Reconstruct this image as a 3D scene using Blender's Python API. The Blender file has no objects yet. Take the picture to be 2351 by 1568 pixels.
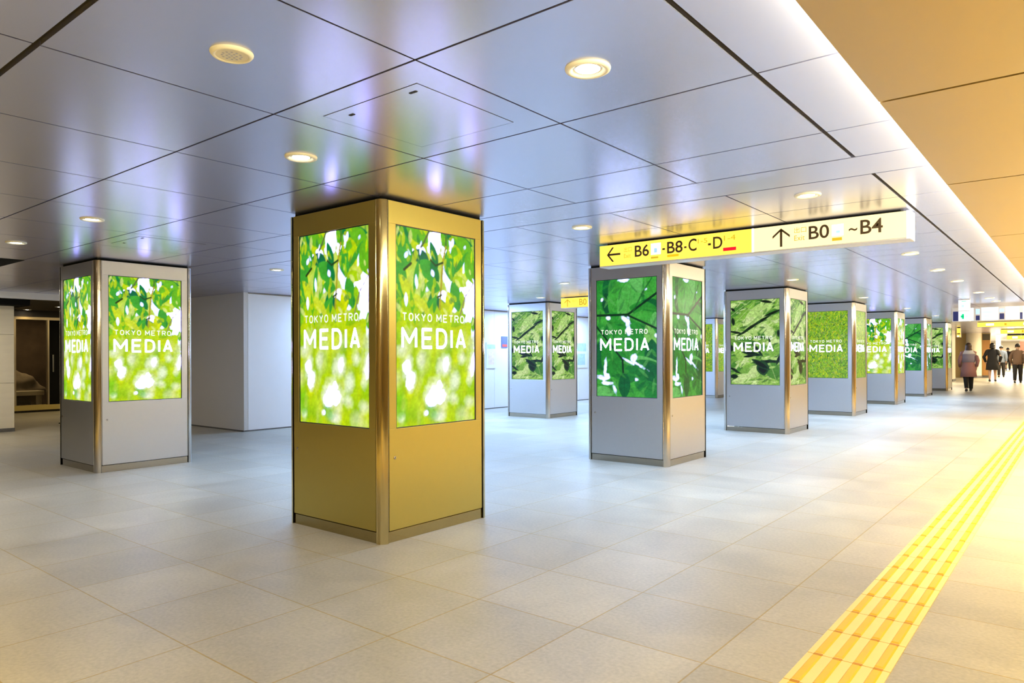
import bpy, bmesh, math, random
import numpy as np
from mathutils import Vector, Matrix

PI = math.pi
scn = bpy.context.scene
COL = scn.collection

# ------------------------------------------------------------------ camera
EYE = 1.245          # camera height
CEIL = 2.303         # silver ceiling
cam_d = bpy.data.cameras.new('camera')
cam = bpy.data.objects.new('camera', cam_d)
COL.objects.link(cam)
cam_d.sensor_fit = 'HORIZONTAL'
cam_d.sensor_width = 36.0
cam_d.lens = 1626.0 / 2351.0 * 36.0
cam_d.shift_y = 31.9 / 2351.0
cam_d.clip_start = 0.05
cam_d.clip_end = 300
cam.matrix_world = (Matrix.Translation((0, 0, EYE)) @ Matrix.Rotation(math.radians(39.0), 4, 'Z')
                    @ Matrix.Rotation(math.radians(90), 4, 'X') @ Matrix.Rotation(math.radians(-0.2034), 4, 'Z'))
scn.camera = cam

# ------------------------------------------------------------------ world, exposure, big lamps
world = bpy.data.worlds.new('interior')
scn.world = world
world.use_nodes = True
world.node_tree.nodes['Background'].inputs[0].default_value = (1.0, 0.95, 0.88, 1)
world.node_tree.nodes['Background'].inputs[1].default_value = 0.02
vs = scn.view_settings
vs.view_transform = 'Standard'
vs.look = 'None'
vs.gamma = 1.0
vs.use_curve_mapping = False
vs.exposure = 0.0
scn.cycles.max_bounces = 5
scn.cycles.diffuse_bounces = 3
scn.cycles.glossy_bounces = 3
scn.cycles.transparent_max_bounces = 6
scn.cycles.caustics_reflective = True
scn.cycles.adaptive_threshold = 0.03
scn.cycles.caustics_refractive = False

WARM = (1.0, 0.79, 0.38)
GOLD = (1.0, 0.66, 0.09)
COOL = (0.38, 0.61, 1.0)
AMBER = (1.0, 0.70, 0.26)
NEUTRAL = (1.0, 0.95, 0.86)
WHITE = (1.0, 0.97, 0.92)


def area_lamp(name, loc, sx, sy, power, color, rot=(0, 0, 0), spread=180):
    d = bpy.data.lights.new(name, 'AREA')
    d.shape = 'RECTANGLE'
    d.size = sx
    d.size_y = sy
    d.energy = power
    d.spread = math.radians(spread)
    d.color = color
    o = bpy.data.objects.new(name, d)
    COL.objects.link(o)
    o.location = loc
    o.rotation_euler = rot
    return o


# luminaires of the tan walkway ceiling (right of the frame) and of the hall behind the camera
for yy, pw in ((1.0, 150), (7.5, 430), (13.5, 470), (19.5, 420), (25.5, 380), (32.0, 330)):
    area_lamp('walkway_luminaire', (0.9 if yy < 16 else 2.6, yy, 2.17), 0.5, 4.5, pw if yy < 16 else pw * 1.1, WARM if yy < 16 else GOLD, spread=130)
area_lamp('hall_luminaire', (-5.0, -0.6, 2.28), 7.0, 0.4, 120, GOLD, spread=95)
area_lamp('hall_luminaire', (0.6, -1.8, 2.17), 0.6, 2.0, 85, GOLD, spread=110)
area_lamp('unseen_far_lamp', (-3.3, 52.0, 2.27), 3.0, 14.0, 2000, (1.0, 0.86, 0.60))
area_lamp('unseen_far_lamp', (-4.5, 69.0, 2.27), 4.0, 8.0, 1500, (1.0, 0.86, 0.60))
area_lamp('unseen_far_lamp', (-1.5, 41.0, 2.17), 1.5, 6.0, 650, (1.0, 0.80, 0.48))
area_lamp('unseen_far_lamp', (-4.3, 34.5, 2.28), 1.0, 1.0, 160, (1.0, 0.86, 0.60))  # unseen lamp added to brighten the cream column
# unseen cool lamps added over the rear aisle to blue the white wall
for yy in (9.5, 14.5, 20.0, 26.0):
    area_lamp('added_aisle_lamp', (-10.2, yy, 2.28), 0.25, 3.5, 190, COOL)
area_lamp('unseen_passage_lamp', (-16.6, 6.5, 2.27), 0.4, 1.2, 30, (1.0, 0.80, 0.45))
area_lamp('unseen_passage_lamp', (-12.6, 2.6, 2.27), 0.4, 1.2, 40, (1.0, 0.90, 0.70))  # unseen lamp added to brighten the cream pier
area_lamp('added_display_lamp', (-19.8, 6.0, 2.27), 0.5, 1.5, 18, (1.0, 0.75, 0.40))  # unseen lamp added to brighten the inside of the shop window


# ------------------------------------------------------------------ materials
def mat(name, base=(0.8, 0.8, 0.8), rough=0.5, metal=0.0, emit=None, strength=0.0, var=0.06, scale=6.0, bump=0.0, spec=0.5, stretch=None):
    m = bpy.data.materials.new(name)
    m.use_nodes = True
    nt = m.node_tree
    b = nt.nodes['Principled BSDF']
    b.inputs['Roughness'].default_value = rough
    b.inputs['Metallic'].default_value = metal
    b.inputs['Specular IOR Level'].default_value = spec
    tc = nt.nodes.new('ShaderNodeTexCoord')
    src = tc.outputs['Object']
    if stretch:
        mp = nt.nodes.new('ShaderNodeMapping')
        mp.inputs['Scale'].default_value = stretch
        nt.links.new(src, mp.inputs['Vector'])
        src = mp.outputs['Vector']
    n = nt.nodes.new('ShaderNodeTexNoise')
    n.inputs['Scale'].default_value = scale
    n.inputs['Detail'].default_value = 4
    nt.links.new(src, n.inputs['Vector'])
    r = nt.nodes.new('ShaderNodeMix')
    r.data_type = 'RGBA'
    r.inputs[6].default_value = (*[c * (1 - var) for c in base], 1)
    r.inputs[7].default_value = (*[min(1, c * (1 + var)) for c in base], 1)
    nt.links.new(n.outputs['Fac'], r.inputs[0])
    nt.links.new(r.outputs[2], b.inputs['Base Color'])
    if bump:
        bp = nt.nodes.new('ShaderNodeBump')
        bp.inputs['Strength'].default_value = bump
        bp.inputs['Distance'].default_value = 0.01
        nt.links.new(n.outputs['Fac'], bp.inputs['Height'])
        nt.links.new(bp.outputs['Normal'], b.inputs['Normal'])
    if emit:
        b.inputs['Emission Color'].default_value = (*emit, 1)
        b.inputs['Emission Strength'].default_value = strength
    return m


M = {}
M['ceiling'] = mat('satin_silver_ceiling_panel', (0.58, 0.585, 0.755), 0.26, 0.88, var=0.03, scale=1.5)
M['joint'] = mat('dark_panel_joint', (0.012, 0.010, 0.008), 0.7)
M['tan'] = mat('tan_ceiling_panel', (0.49, 0.365, 0.17), 0.40, 0.25, var=0.03, scale=1.2)
M['silver'] = mat('silver_kiosk_sheet', (0.57, 0.565, 0.57), 0.36, 0.85, var=0.02, scale=30)
M['gold_plinth'] = mat('shaded_warm_lit_plinth_steel', (0.40, 0.33, 0.16), 0.14, 1.0)  # plinth steel copy with warm light and shade put into its colour
M['gold_steel'] = mat('warm_lit_gold_steel', (0.58, 0.48, 0.24), 0.14, 1.0, var=0.03, scale=3)  # post steel copy with warm light painted in as gold
M['gold'] = mat('warm_lit_gold_kiosk_sheet', (0.54, 0.44, 0.12), 0.36, 0.85, var=0.02, scale=30)  # silver sheet copy, warm light on the nearest kiosk painted as gold
M['steel'] = mat('polished_steel', (0.56, 0.51, 0.45), 0.14, 1.0, var=0.03, scale=3)
M['dull_steel'] = mat('brushed_steel', (0.55, 0.53, 0.50), 0.3, 1.0, var=0.08, scale=40)
M['plinth_steel'] = mat('shaded_plinth_steel', (0.36, 0.32, 0.26), 0.12, 1.0)  # steel darkened to paint the shade on the set-back plinth
M['black'] = mat('black_recess', (0.006, 0.006, 0.006), 0.8, spec=0.1)
M['bezel'] = mat('black_screen_bezel', (0.03, 0.03, 0.05), 0.3)
M['letter'] = mat('overbright_blue_lettering', (0.05, 0.05, 0.05), 0.4, emit=(0.42, 0.38, 1.0), strength=10.0)  # looks white; blue glow boosted to tint the ceiling reflections
M['letter_dark'] = mat('extra_overbright_blue_lettering', (0.05, 0.05, 0.05), 0.4, emit=(0.55, 0.58, 1.0), strength=28.0)  # same boosted blue glow, stronger on the darker pictures
M['letter_thin'] = mat('lit_pale_lettering', (0.05, 0.05, 0.05), 0.4, emit=(0.95, 1.0, 0.86), strength=0.95)
M['sign_yellow'] = mat('backlit_yellow_acrylic', (0.25, 0.2, 0.03), 0.25, emit=(1.0, 0.68, 0.07), strength=1.45, var=0.03)
M['sign_pale'] = mat('backlit_pale_yellow_acrylic', (0.25, 0.22, 0.1), 0.25, emit=(1.0, 0.79, 0.40), strength=1.42, var=0.03)
M['sign_white'] = mat('backlit_white_acrylic', (0.3, 0.3, 0.3), 0.3, emit=(1.0, 0.98, 0.92), strength=1.5)
M['sign_brown'] = mat('dark_brown_sign_lettering', (0.055, 0.03, 0.008), 0.5)
M['sign_ochre'] = mat('ochre_sign_lettering', (0.3, 0.2, 0.0), 0.5, emit=(0.85, 0.60, 0.02), strength=0.62)
M['sign_orange'] = mat('orange_sign_line', (0.4, 0.2, 0.0), 0.5, emit=(1.0, 0.55, 0.0), strength=0.9)
M['sign_red'] = mat('red_sign_line', (0.5, 0.0, 0.01), 0.5, emit=(0.9, 0.0, 0.03), strength=0.7)
M['sign_blue'] = mat('pale_blue_sign_symbol', (0.3, 0.5, 0.8), 0.5, emit=(0.35, 0.62, 0.95), strength=0.8)
M['sign_navy'] = mat('navy_sign_symbol', (0.005, 0.008, 0.06), 0.4, emit=(0.01, 0.03, 0.30), strength=0.25)
M['sign_green'] = mat('green_sign_symbol', (0.0, 0.4, 0.2), 0.4, emit=(0.0, 0.45, 0.2), strength=0.8)
M['sign_cool'] = mat('backlit_bluish_white_acrylic', (0.3, 0.3, 0.35), 0.3, emit=(0.80, 0.92, 1.0), strength=1.12)
M['sign_case'] = mat('pale_sign_housing', (0.62, 0.62, 0.66), 0.35, 0.3)
M['trim_ring'] = mat('cream_downlight_trim', (0.82, 0.78, 0.62), 0.35)
M['reflector'] = mat('downlight_reflector', (0.9, 0.86, 0.75), 0.2, 0.7)
M['lamp'] = mat('glowing_downlight_lamp', (0.9, 0.9, 0.9), 0.4, emit=(1.0, 0.95, 0.82), strength=20.0)
M['cove'] = mat('cove_light_diffuser', (0.9, 0.9, 0.9), 0.4, emit=(1.0, 0.92, 0.62), strength=170.0)
M['wall_white'] = mat('white_wall_panel', (0.80, 0.81, 0.84), 0.45, var=0.02)
M['wall_grey'] = mat('light_grey_wall_panel', (0.60, 0.59, 0.58), 0.5, 0.1, var=0.05, scale=60)
M['wall_tan'] = mat('tan_wall', (0.62, 0.44, 0.16), 0.6)  # gold light put into the wall colour to warm kiosk reflections
M['wall_dark'] = mat('dark_brown_wall', (0.07, 0.055, 0.035), 0.6)
M['cream'] = mat('cream_tile', (0.74, 0.67, 0.52), 0.4, var=0.08, scale=2.5, stretch=(1, 1, 6))
M['base_dark'] = mat('dark_stone_base', (0.10, 0.095, 0.09), 0.5, var=0.3, scale=30)
M['brown'] = mat('brown_wood_panel', (0.34, 0.17, 0.05), 0.5, var=0.2, scale=3, stretch=(6, 6, 0.5))
M['display_wall'] = mat('mottled_brown_display_wall', (0.10, 0.07, 0.045), 0.8, var=0.7, scale=2.5)
M['frame_brass'] = mat('warm_metal_frame', (0.55, 0.45, 0.28), 0.35, 0.7)
M['rock'] = mat('brown_rock', (0.30, 0.25, 0.18), 0.9, var=0.5, scale=5, bump=0.6)
M['bench'] = mat('pale_stone', (0.75, 0.68, 0.5), 0.6)
M['yellow_band'] = mat('painted_floor_light', (0.55, 0.42, 0.12), 0.5)  # yellow light on the floor painted as the sill colour
M['tactile'] = mat('pale_yellow_tactile_rubber', (0.84, 0.63, 0.24), 0.42, var=0.05, scale=8)
M['tactile_bar'] = mat('yellow_tactile_bar', (0.80, 0.47, 0.02), 0.38, var=0.05, scale=8)
M['tactile_joint'] = mat('orange_tactile_joint', (0.46, 0.20, 0.005), 0.6)
M['paper'] = mat('pale_poster_paper', (0.78, 0.80, 0.86), 0.6)
M['paper_pink'] = mat('pink_poster_print', (0.80, 0.62, 0.68), 0.6, var=0.3, scale=12)
M['paper_blue'] = mat('blue_poster_print', (0.45, 0.62, 0.85), 0.6, var=0.3, scale=12)
M['red'] = mat('red_print', (0.62, 0.10, 0.08), 0.5)
M['navy'] = mat('dark_blue_print', (0.12, 0.14, 0.34), 0.5)
M['skin'] = mat('skin', (0.55, 0.33, 0.22), 0.55)
M['hair'] = mat('black_hair', (0.012, 0.009, 0.008), 0.45, stretch=(20, 20, 2))
M['hair_brown'] = mat('dark_brown_hair', (0.06, 0.025, 0.014), 0.45, stretch=(20, 20, 2))
M['c_pink'] = mat('dusty_pink_wool', (0.36, 0.17, 0.15), 0.85)
M['c_mauve'] = mat('mauve_grey_wool', (0.28, 0.24, 0.30), 0.85)
M['c_scarf'] = mat('pale_grey_scarf', (0.70, 0.66, 0.66), 0.9)
M['c_black'] = mat('black_cloth', (0.014, 0.012, 0.012), 0.8)
M['c_brown'] = mat('brown_jacket_cloth', (0.17, 0.10, 0.06), 0.8)
M['c_blue'] = mat('pale_blue_cloth', (0.20, 0.25, 0.36), 0.8)
M['leather'] = mat('black_leather', (0.012, 0.01, 0.01), 0.3)


def glass_material():
    m = bpy.data.materials.new('dark_shop_glass')
    m.use_nodes = True
    nt = m.node_tree
    out = nt.nodes['Material Output']
    nt.nodes.remove(nt.nodes['Principled BSDF'])
    g = nt.nodes.new('ShaderNodeBsdfGlossy')
    g.inputs['Roughness'].default_value = 0.03
    g.inputs['Color'].default_value = (0.9, 0.9, 0.9, 1)
    t = nt.nodes.new('ShaderNodeBsdfTransparent')
    t.inputs['Color'].default_value = (0.82, 0.80, 0.76, 1)
    fr = nt.nodes.new('ShaderNodeFresnel')
    fr.inputs['IOR'].default_value = 1.45
    mx = nt.nodes.new('ShaderNodeMixShader')
    nt.links.new(fr.outputs[0], mx.inputs[0])
    nt.links.new(t.outputs[0], mx.inputs[1])
    nt.links.new(g.outputs[0], mx.inputs[2])
    nt.links.new(mx.outputs[0], out.inputs['Surface'])
    return m


M['glass'] = glass_material()


def floor_material():
    m = bpy.data.materials.new('grey_beige_stone_tiles')
    m.use_nodes = True
    nt = m.node_tree
    b = nt.nodes['Principled BSDF']
    L = nt.links.new
    tc = nt.nodes.new('ShaderNodeTexCoord')
    mp = nt.nodes.new('ShaderNodeMapping')
    mp.inputs['Location'].default_value = (1.2045 + 0.6035 * 100, -1.483 + 0.6105 * 100, 0)
    L(tc.outputs['Object'], mp.inputs['Vector'])
    br = nt.nodes.new('ShaderNodeTexBrick')
    br.offset = 0.0
    br.squash = 1.0
    br.inputs['Color1'].default_value = (0.355, 0.328, 0.268, 1)
    br.inputs['Color2'].default_value = (0.420, 0.391, 0.322, 1)
    br.inputs['Mortar'].default_value = (0.32, 0.235, 0.085, 1)
    br.inputs['Scale'].default_value = 1.0
    br.inputs['Mortar Size'].default_value = 0.0042
    br.inputs['Mortar Smooth'].default_value = 0.3
    br.inputs['Bias'].default_value = 0.0
    br.inputs['Brick Width'].default_value = 0.6035
    br.inputs['Row Height'].default_value = 0.6105
    L(mp.outputs['Vector'], br.inputs['Vector'])
    # stone grain: fine speckle and long soft veins
    n1 = nt.nodes.new('ShaderNodeTexNoise')
    n1.inputs['Scale'].default_value = 55
    n1.inputs['Detail'].default_value = 6
    L(tc.outputs['Object'], n1.inputs['Vector'])
    n2 = nt.nodes.new('ShaderNodeTexNoise')
    n2.inputs['Scale'].default_value = 2.2
    n2.inputs['Detail'].default_value = 5
    n2.inputs['Distortion'].default_value = 0.8
    L(tc.outputs['Object'], n2.inputs['Vector'])
    add = nt.nodes.new('ShaderNodeMath')
    add.operation = 'ADD'
    L(n1.outputs['Fac'], add.inputs[0])
    L(n2.outputs['Fac'], add.inputs[1])
    mr = nt.nodes.new('ShaderNodeMapRange')
    mr.inputs['From Min'].default_value = 0.7
    mr.inputs['From Max'].default_value = 1.3
    mr.inputs['To Min'].default_value = 0.82
    mr.inputs['To Max'].default_value = 1.16
    L(add.outputs[0], mr.inputs['Value'])
    mul = nt.nodes.new('ShaderNodeVectorMath')
    mul.operation = 'SCALE'
    L(br.outputs['Color'], mul.inputs[0])
    L(mr.outputs[0], mul.inputs['Scale'])
    L(mul.outputs[0], b.inputs['Base Color'])
    rr = nt.nodes.new('ShaderNodeMapRange')
    rr.inputs['To Min'].default_value = 0.30
    rr.inputs['To Max'].default_value = 0.46
    L(n2.outputs['Fac'], rr.inputs['Value'])
    L(rr.outputs[0], b.inputs['Roughness'])
    b.inputs['Specular IOR Level'].default_value = 0.55
    bp = nt.nodes.new('ShaderNodeBump')
    bp.inputs['Strength'].default_value = 0.12
    bp.inputs['Distance'].default_value = 0.004
    L(n1.outputs['Fac'], bp.inputs['Height'])
    L(bp.outputs['Normal'], b.inputs['Normal'])
    return m


M['floor'] = floor_material()


def picture_material():
    m = bpy.data.materials.new('lit_screen_picture')
    m.use_nodes = True
    nt = m.node_tree
    b = nt.nodes['Principled BSDF']
    b.inputs['Base Color'].default_value = (0.01, 0.01, 0.01, 1)
    b.inputs['Roughness'].default_value = 0.3
    b.inputs['Specular IOR Level'].default_value = 0.08
    at = nt.nodes.new('ShaderNodeAttribute')
    at.attribute_name = 'picture'
    n = nt.nodes.new('ShaderNodeTexNoise')
    n.inputs['Scale'].default_value = 60
    mr = nt.nodes.new('ShaderNodeMapRange')
    mr.inputs['To Min'].default_value = 0.9
    mr.inputs['To Max'].default_value = 1.1
    nt.links.new(n.outputs['Fac'], mr.inputs['Value'])
    nt.links.new(at.outputs['Color'], b.inputs['Emission Color'])
    nt.links.new(mr.outputs[0], b.inputs['Emission Strength'])
    return m


M['picture'] = picture_material()


# ------------------------------------------------------------------ mesh helpers
class MB:
    """collects shapes into one mesh with several materials"""

    def __init__(self):
        self.v, self.f, self.mi, self.mats, self.smooth = [], [], [], [], []

    def mid(self, m):
        if m not in self.mats:
            self.mats.append(m)
        return self.mats.index(m)

    def add(self, vs_, fs_, m, smooth=False):
        o = len(self.v)
        self.v += [tuple(p) for p in vs_]
        k = self.mid(m)
        for f in fs_:
            self.f.append(tuple(i + o for i in f))
            self.mi.append(k)
            self.smooth.append(smooth)
        return self

    def box(self, x0, y0, z0, x1, y1, z1, m):
        v = [(x, y, z) for z in (z0, z1) for y in (y0, y1) for x in (x0, x1)]
        f = [(0, 2, 3, 1), (4, 5, 7, 6), (0, 1, 5, 4), (2, 6, 7, 3), (0, 4, 6, 2), (1, 3, 7, 5)]
        return self.add(v, f, m)

    def quad(self, a, b, c, d, m):
        return self.add([a, b, c, d], [(0, 1, 2, 3)], m)

    def loft(self, rings, m, cap=True, smooth=True):
        n = len(rings[0])
        v = [p for r in rings for p in r]
        f = []
        for i in range(len(rings) - 1):
            for j in range(n):
                f.append((i * n + j, i * n + (j + 1) % n, (i + 1) * n + (j + 1) % n, (i + 1) * n + j))
        if cap:
            f.append(tuple(range(n))[::-1])
            f.append(tuple(range((len(rings) - 1) * n, len(rings) * n)))
        return self.add(v, f, m, smooth)

    def disc_ring(self, cx, cy, prof, m, n=32):
        """prof: list of (radius, z); lathe about the vertical axis"""
        rings = [[(cx + r * math.cos(2 * PI * k / n), cy + r * math.sin(2 * PI * k / n), z) for k in range(n)] for r, z in prof]
        return self.loft(rings, m, cap=False)

    def disc(self, cx, cy, z, r, m, n=32, down=True):
        v = [(cx + r * math.cos(2 * PI * k / n), cy + r * math.sin(2 * PI * k / n), z) for k in range(n)]
        return self.add(v, [tuple(range(n))[::-1] if down else tuple(range(n))], m)

    def tube(self, pts, rads, m, n=10, cap=True):
        rings = []
        pts = [Vector(p) for p in pts]
        for i, p in enumerate(pts):
            t = (pts[min(i + 1, len(pts) - 1)] - pts[max(i - 1, 0)]).normalized()
            a = Vector((0, 0, 1)) if abs(t.z) < 0.9 else Vector((0, 1, 0))
            u = t.cross(a).normalized()
            w = t.cross(u).normalized()
            r = rads[i] if isinstance(rads, (list, tuple)) else rads
            rings.append([p + u * (r * math.cos(2 * PI * k / n)) + w * (r * math.sin(2 * PI * k / n)) for k in range(n)])
        return self.loft(rings, m, cap)

    def mesh(self, name):
        me = bpy.data.meshes.new(name)
        me.from_pydata(self.v, [], self.f)
        for m in self.mats:
            me.materials.append(m)
        me.polygons.foreach_set('material_index', self.mi)
        me.polygons.foreach_set('use_smooth', self.smooth)
        me.update()
        return me

    def build(self, name, parent=None, bevel=0.0, loc=None):
        return link(name, self.mesh(name), parent, bevel, loc)


def link(name, me, parent=None, bevel=0.0, loc=None):
    o = bpy.data.objects.new(name, me)
    COL.objects.link(o)
    if parent is not None:
        o.parent = parent
    if loc:
        o.location = loc
    if bevel:
        b = o.modifiers.new('edge', 'BEVEL')
        b.width = bevel
        b.segments = 2
        b.limit_method = 'ANGLE'
    return o


def tag(o, label=None, cat=None, group=None, kind=None):
    if label:
        o['label'] = label
    if cat:
        o['category'] = cat
    if group:
        o['group'] = group
    if kind:
        o['kind'] = kind
    return o


def empty(name, loc=(0, 0, 0), rz=0.0):
    o = bpy.data.objects.new(name, None)
    COL.objects.link(o)
    o.location = loc
    o.rotation_euler = (0, 0, rz)
    o.empty_display_size = 0.1
    return o


def struct(name, mb, label=None, cat=None):
    o = mb.build(name)
    o['kind'] = 'structure'
    if label:
        o['label'] = label
    if cat:
        o['category'] = cat
    return o


_text_cache = {}


def text_shape(body, bold=0.0, thick=0.002):
    """outline of a line of text as verts and faces, normalised to a 1 x 1 box (x right, y up)"""
    key = (body, bold)
    if key in _text_cache:
        return _text_cache[key]
    cu = bpy.data.curves.new('lettering', 'FONT')
    cu.body = body
    cu.offset = bold
    cu.resolution_u = 4
    o = bpy.data.objects.new('lettering', cu)
    COL.objects.link(o)
    dg = bpy.context.evaluated_depsgraph_get()
    me = bpy.data.meshes.new_from_object(o.evaluated_get(dg))
    v = np.array([p.co[:] for p in me.vertices]) if len(me.vertices) else np.zeros((0, 3))
    f = [tuple(p.vertices) for p in me.polygons]
    bpy.data.objects.remove(o)
    bpy.data.curves.remove(cu)
    bpy.data.meshes.remove(me)
    if len(v):
        lo, hi = v.min(0), v.max(0)
        v = (v - lo) / np.maximum(hi - lo, 1e-6)
    _text_cache[key] = (v, f)
    return v, f


def put_text(mb, body, x0, x1, z0, z1, y, m, bold=0.0):
    """text on a vertical plane facing -Y"""
    v, f = text_shape(body, bold)
    pts = [(x0 + a[0] * (x1 - x0), y, z0 + a[1] * (z1 - z0)) for a in v]
    mb.add(pts, f, m)


def arc(cx, cy, rx, ry, a0, a1, n=10):
    return [(cx + rx * math.cos(math.radians(a0 + (a1 - a0) * k / n)), cy + ry * math.sin(math.radians(a0 + (a1 - a0) * k / n))) for k in range(n + 1)]


# plain round-cornered capitals as strokes in a unit box
GLYPH = {
    'M': [[(0, 0), (0, 1), (.5, .28), (1, 1), (1, 0)]],
    'E': [[(1, 0), (0, 0), (0, 1), (1, 1)], [(0, .52), (.88, .52)]],
    'D': [[(0, 0), (0, 1), (.45, 1)] + arc(.45, .62, .55, .38, 90, 0) + arc(.45, .38, .55, .38, 0, -90) + [(0, 0)]],
    'I': [[(.5, 0), (.5, 1)]],
    'A': [[(0, 0), (.5, 1), (1, 0)], [(.2, .28), (.8, .28)]],
    'T': [[(0, 1), (1, 1)], [(.5, 1), (.5, 0)]],
    'O': [arc(.5, .62, .5, .38, 0, 180) + arc(.5, .38, .5, .38, 180, 360) + [(1, .62)]],
    'K': [[(0, 0), (0, 1)], [(1, 1), (0, .42)], [(.32, .60), (1, 0)]],
    'Y': [[(0, 1), (.5, .45), (1, 1)], [(.5, .45), (.5, 0)]],
    'R': [[(0, 0), (0, 1), (.6, 1)] + arc(.6, .75, .4, .25, 90, -90) + [(0, .5)], [(.5, .5), (1, 0)]],
}


def put_strokes(mb, ch, x0, x1, z0, z1, y, w, m):
    h = w / 2
    ux, uz = x1 - x0 - w, z1 - z0 - w
    if ch == 'I':
        x0, ux = (x0 + x1) / 2 - h, 0
    for line in GLYPH[ch]:
        P = [(x0 + h + px * ux, z0 + h + pz * uz) for px, pz in line]
        for (ax, az), (bx_, bz_) in zip(P[:-1], P[1:]):
            d = math.hypot(bx_ - ax, bz_ - az)
            if d < 1e-6:
                continue
            nx, nz = -(bz_ - az) / d * h, (bx_ - ax) / d * h
            mb.quad((ax - nx, y, az - nz), (bx_ - nx, y, bz_ - nz), (bx_ + nx, y, bz_ + nz), (ax + nx, y, az + nz), m)
        closed = math.hypot(P[0][0] - P[-1][0], P[0][1] - P[-1][1]) < 1e-6
        for ax, az in (P if closed else P[1:-1]):
            mb.add([(ax + h * math.cos(2 * PI * k / 8 + PI / 8), y - .0001, az + h * math.sin(2 * PI * k / 8 + PI / 8)) for k in range(8)], [tuple(range(8))], m)


# ------------------------------------------------------------------ the setting
FX0, FX1, FY0, FY1 = -22.0, 5.0, -5.0, 76.0
fl = MB()
fl.quad((FX0, FY0, 0), (FX1, FY0, 0), (FX1, FY1, 0), (FX0, FY1, 0), M['floor'])
struct('floor', fl)

# silver ceiling: separate metal panels with open joints under a dark void
SX_END = -0.40
xl = [(-0.965, 0.022)] + [(-0.965 - 0.8955 * k, 0.009) for k in range(1, 15)]
yl = [(0.852 - 0.9 * k, 0.009) for k in range(6, 0, -1)] + [(0.852, 0.023), (1.753, 0.011), (2.654, 0.011), (3.565, 0.010),
      (4.115, 0.014), (4.56, 0.014), (5.345, 0.008), (6.22, 0.008), (7.10, 0.008), (7.98, 0.008), (8.42, 0.010), (8.86, 0.010)]
y = 8.86
while y < FY1 - 1:
    y += 0.89
    yl.append((y, 0.008))
yl = [(-5.2, 0.0)] + yl + [(FY1, 0.0)]
xs = [(SX_END, 0.0)] + xl
cb = MB()
for i in range(len(xs) - 1):
    xr = xs[i][0] - xs[i][1] / 2
    xlft = xs[i + 1][0] + xs[i + 1][1] / 2
    for j in range(len(yl) - 1):
        ya = yl[j][0] + yl[j][1] / 2
        yb = yl[j + 1][0] - yl[j + 1][1] / 2
        if 4.1 < yl[j][0] < 4.2:     # cross band between the two bays: one long strip, no lengthwise joints
            if i:
                continue
            xlft = xs[-1][0] + xs[-1][1] / 2
            cb.box(xlft, ya, CEIL, xr, yb, CEIL + 0.02, M['ceiling'])
            xlft = xs[i + 1][0] + xs[i + 1][1] / 2
            continue
        cb.box(xlft, ya, CEIL, xr, yb, CEIL + 0.02, M['ceiling'])
cb.box(xs[-1][0] - 0.02, -5.2, CEIL + 0.022, SX_END, FY1, CEIL + 0.04, M['joint'])
struct('ceiling', cb)

# tan ceiling over the walkway, a little lower, with the cove light along its edge
TZ = 2.20
tb = MB()
ty = [-5.2, -2.1, -0.41, 1.28, 2.97, 4.66] + [6.95 + 1.69 * k for k in range(0, 41)]
for a, b in zip(ty[:-1], ty[1:]):
    tb.box(-0.605, a + 0.009, TZ, 2.1, b - 0.009, TZ + 0.022, M['tan'])
    tb.box(2.12, a + 0.009, TZ, FX1, b - 0.009, TZ + 0.022, M['tan'])
tb.box(-0.60, -5.2, TZ + 0.023, FX1, FY1, TZ + 0.03, M['joint'])
struct('ceiling_walkway', tb)
tr = MB()
tr.box(-0.40, -5.2, TZ + 0.03, -0.38, FY1, CEIL + 0.04, M['wall_white'])
struct('trim_1', tr)
cv = MB()
cv.box(-0.60, -5.0, TZ + 0.031, -0.575, 45.0, TZ + 0.052, M['cove'])
tag(cv.build('cove_light'), 'long glowing strip light hidden along the edge of the tan walkway ceiling', 'light')

# end, back and side walls
wl = MB()
wl.box(FX1, FY0, 0, FX1 + 0.1, FY1, 2.6, M['wall_tan'])
struct('wall_right', wl)
wb = MB()
wb.box(FX0, FY0 - 0.1, 0, FX1, FY0, 2.6, M['wall_tan'])
struct('wall_back', wb)
wf = MB()
wf.box(FX0, FY1, 0, FX1, FY1 + 0.1, 2.6, M['cream'])
struct('wall_front', wf)
# white panelled wall beyond the kiosks, its end face turned towards the camera
ww = MB()
ww.box(-13.35, 6.30, 0.0, -10.802, 6.38, CEIL, M['wall_grey'])
yy = 6.38
while yy < 46:
    ww.box(-11.0, yy, 0.012, -10.80, min(yy + 0.894, 46), CEIL - 0.02, M['wall_white'])
    yy += 0.9
ww.box(-11.1, 6.38, 0, -10.86, 46, CEIL, M['wall_grey'])
ww.box(-13.35, 6.28, 0.0, -10.79, 6.30, 0.02, M['base_dark'])
struct('wall_left', ww)
bb = MB()
bb.box(-10.80, 6.28, 0, -10.785, 46, 0.02, M['base_dark'])
struct('baseboard_left', bb)

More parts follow.
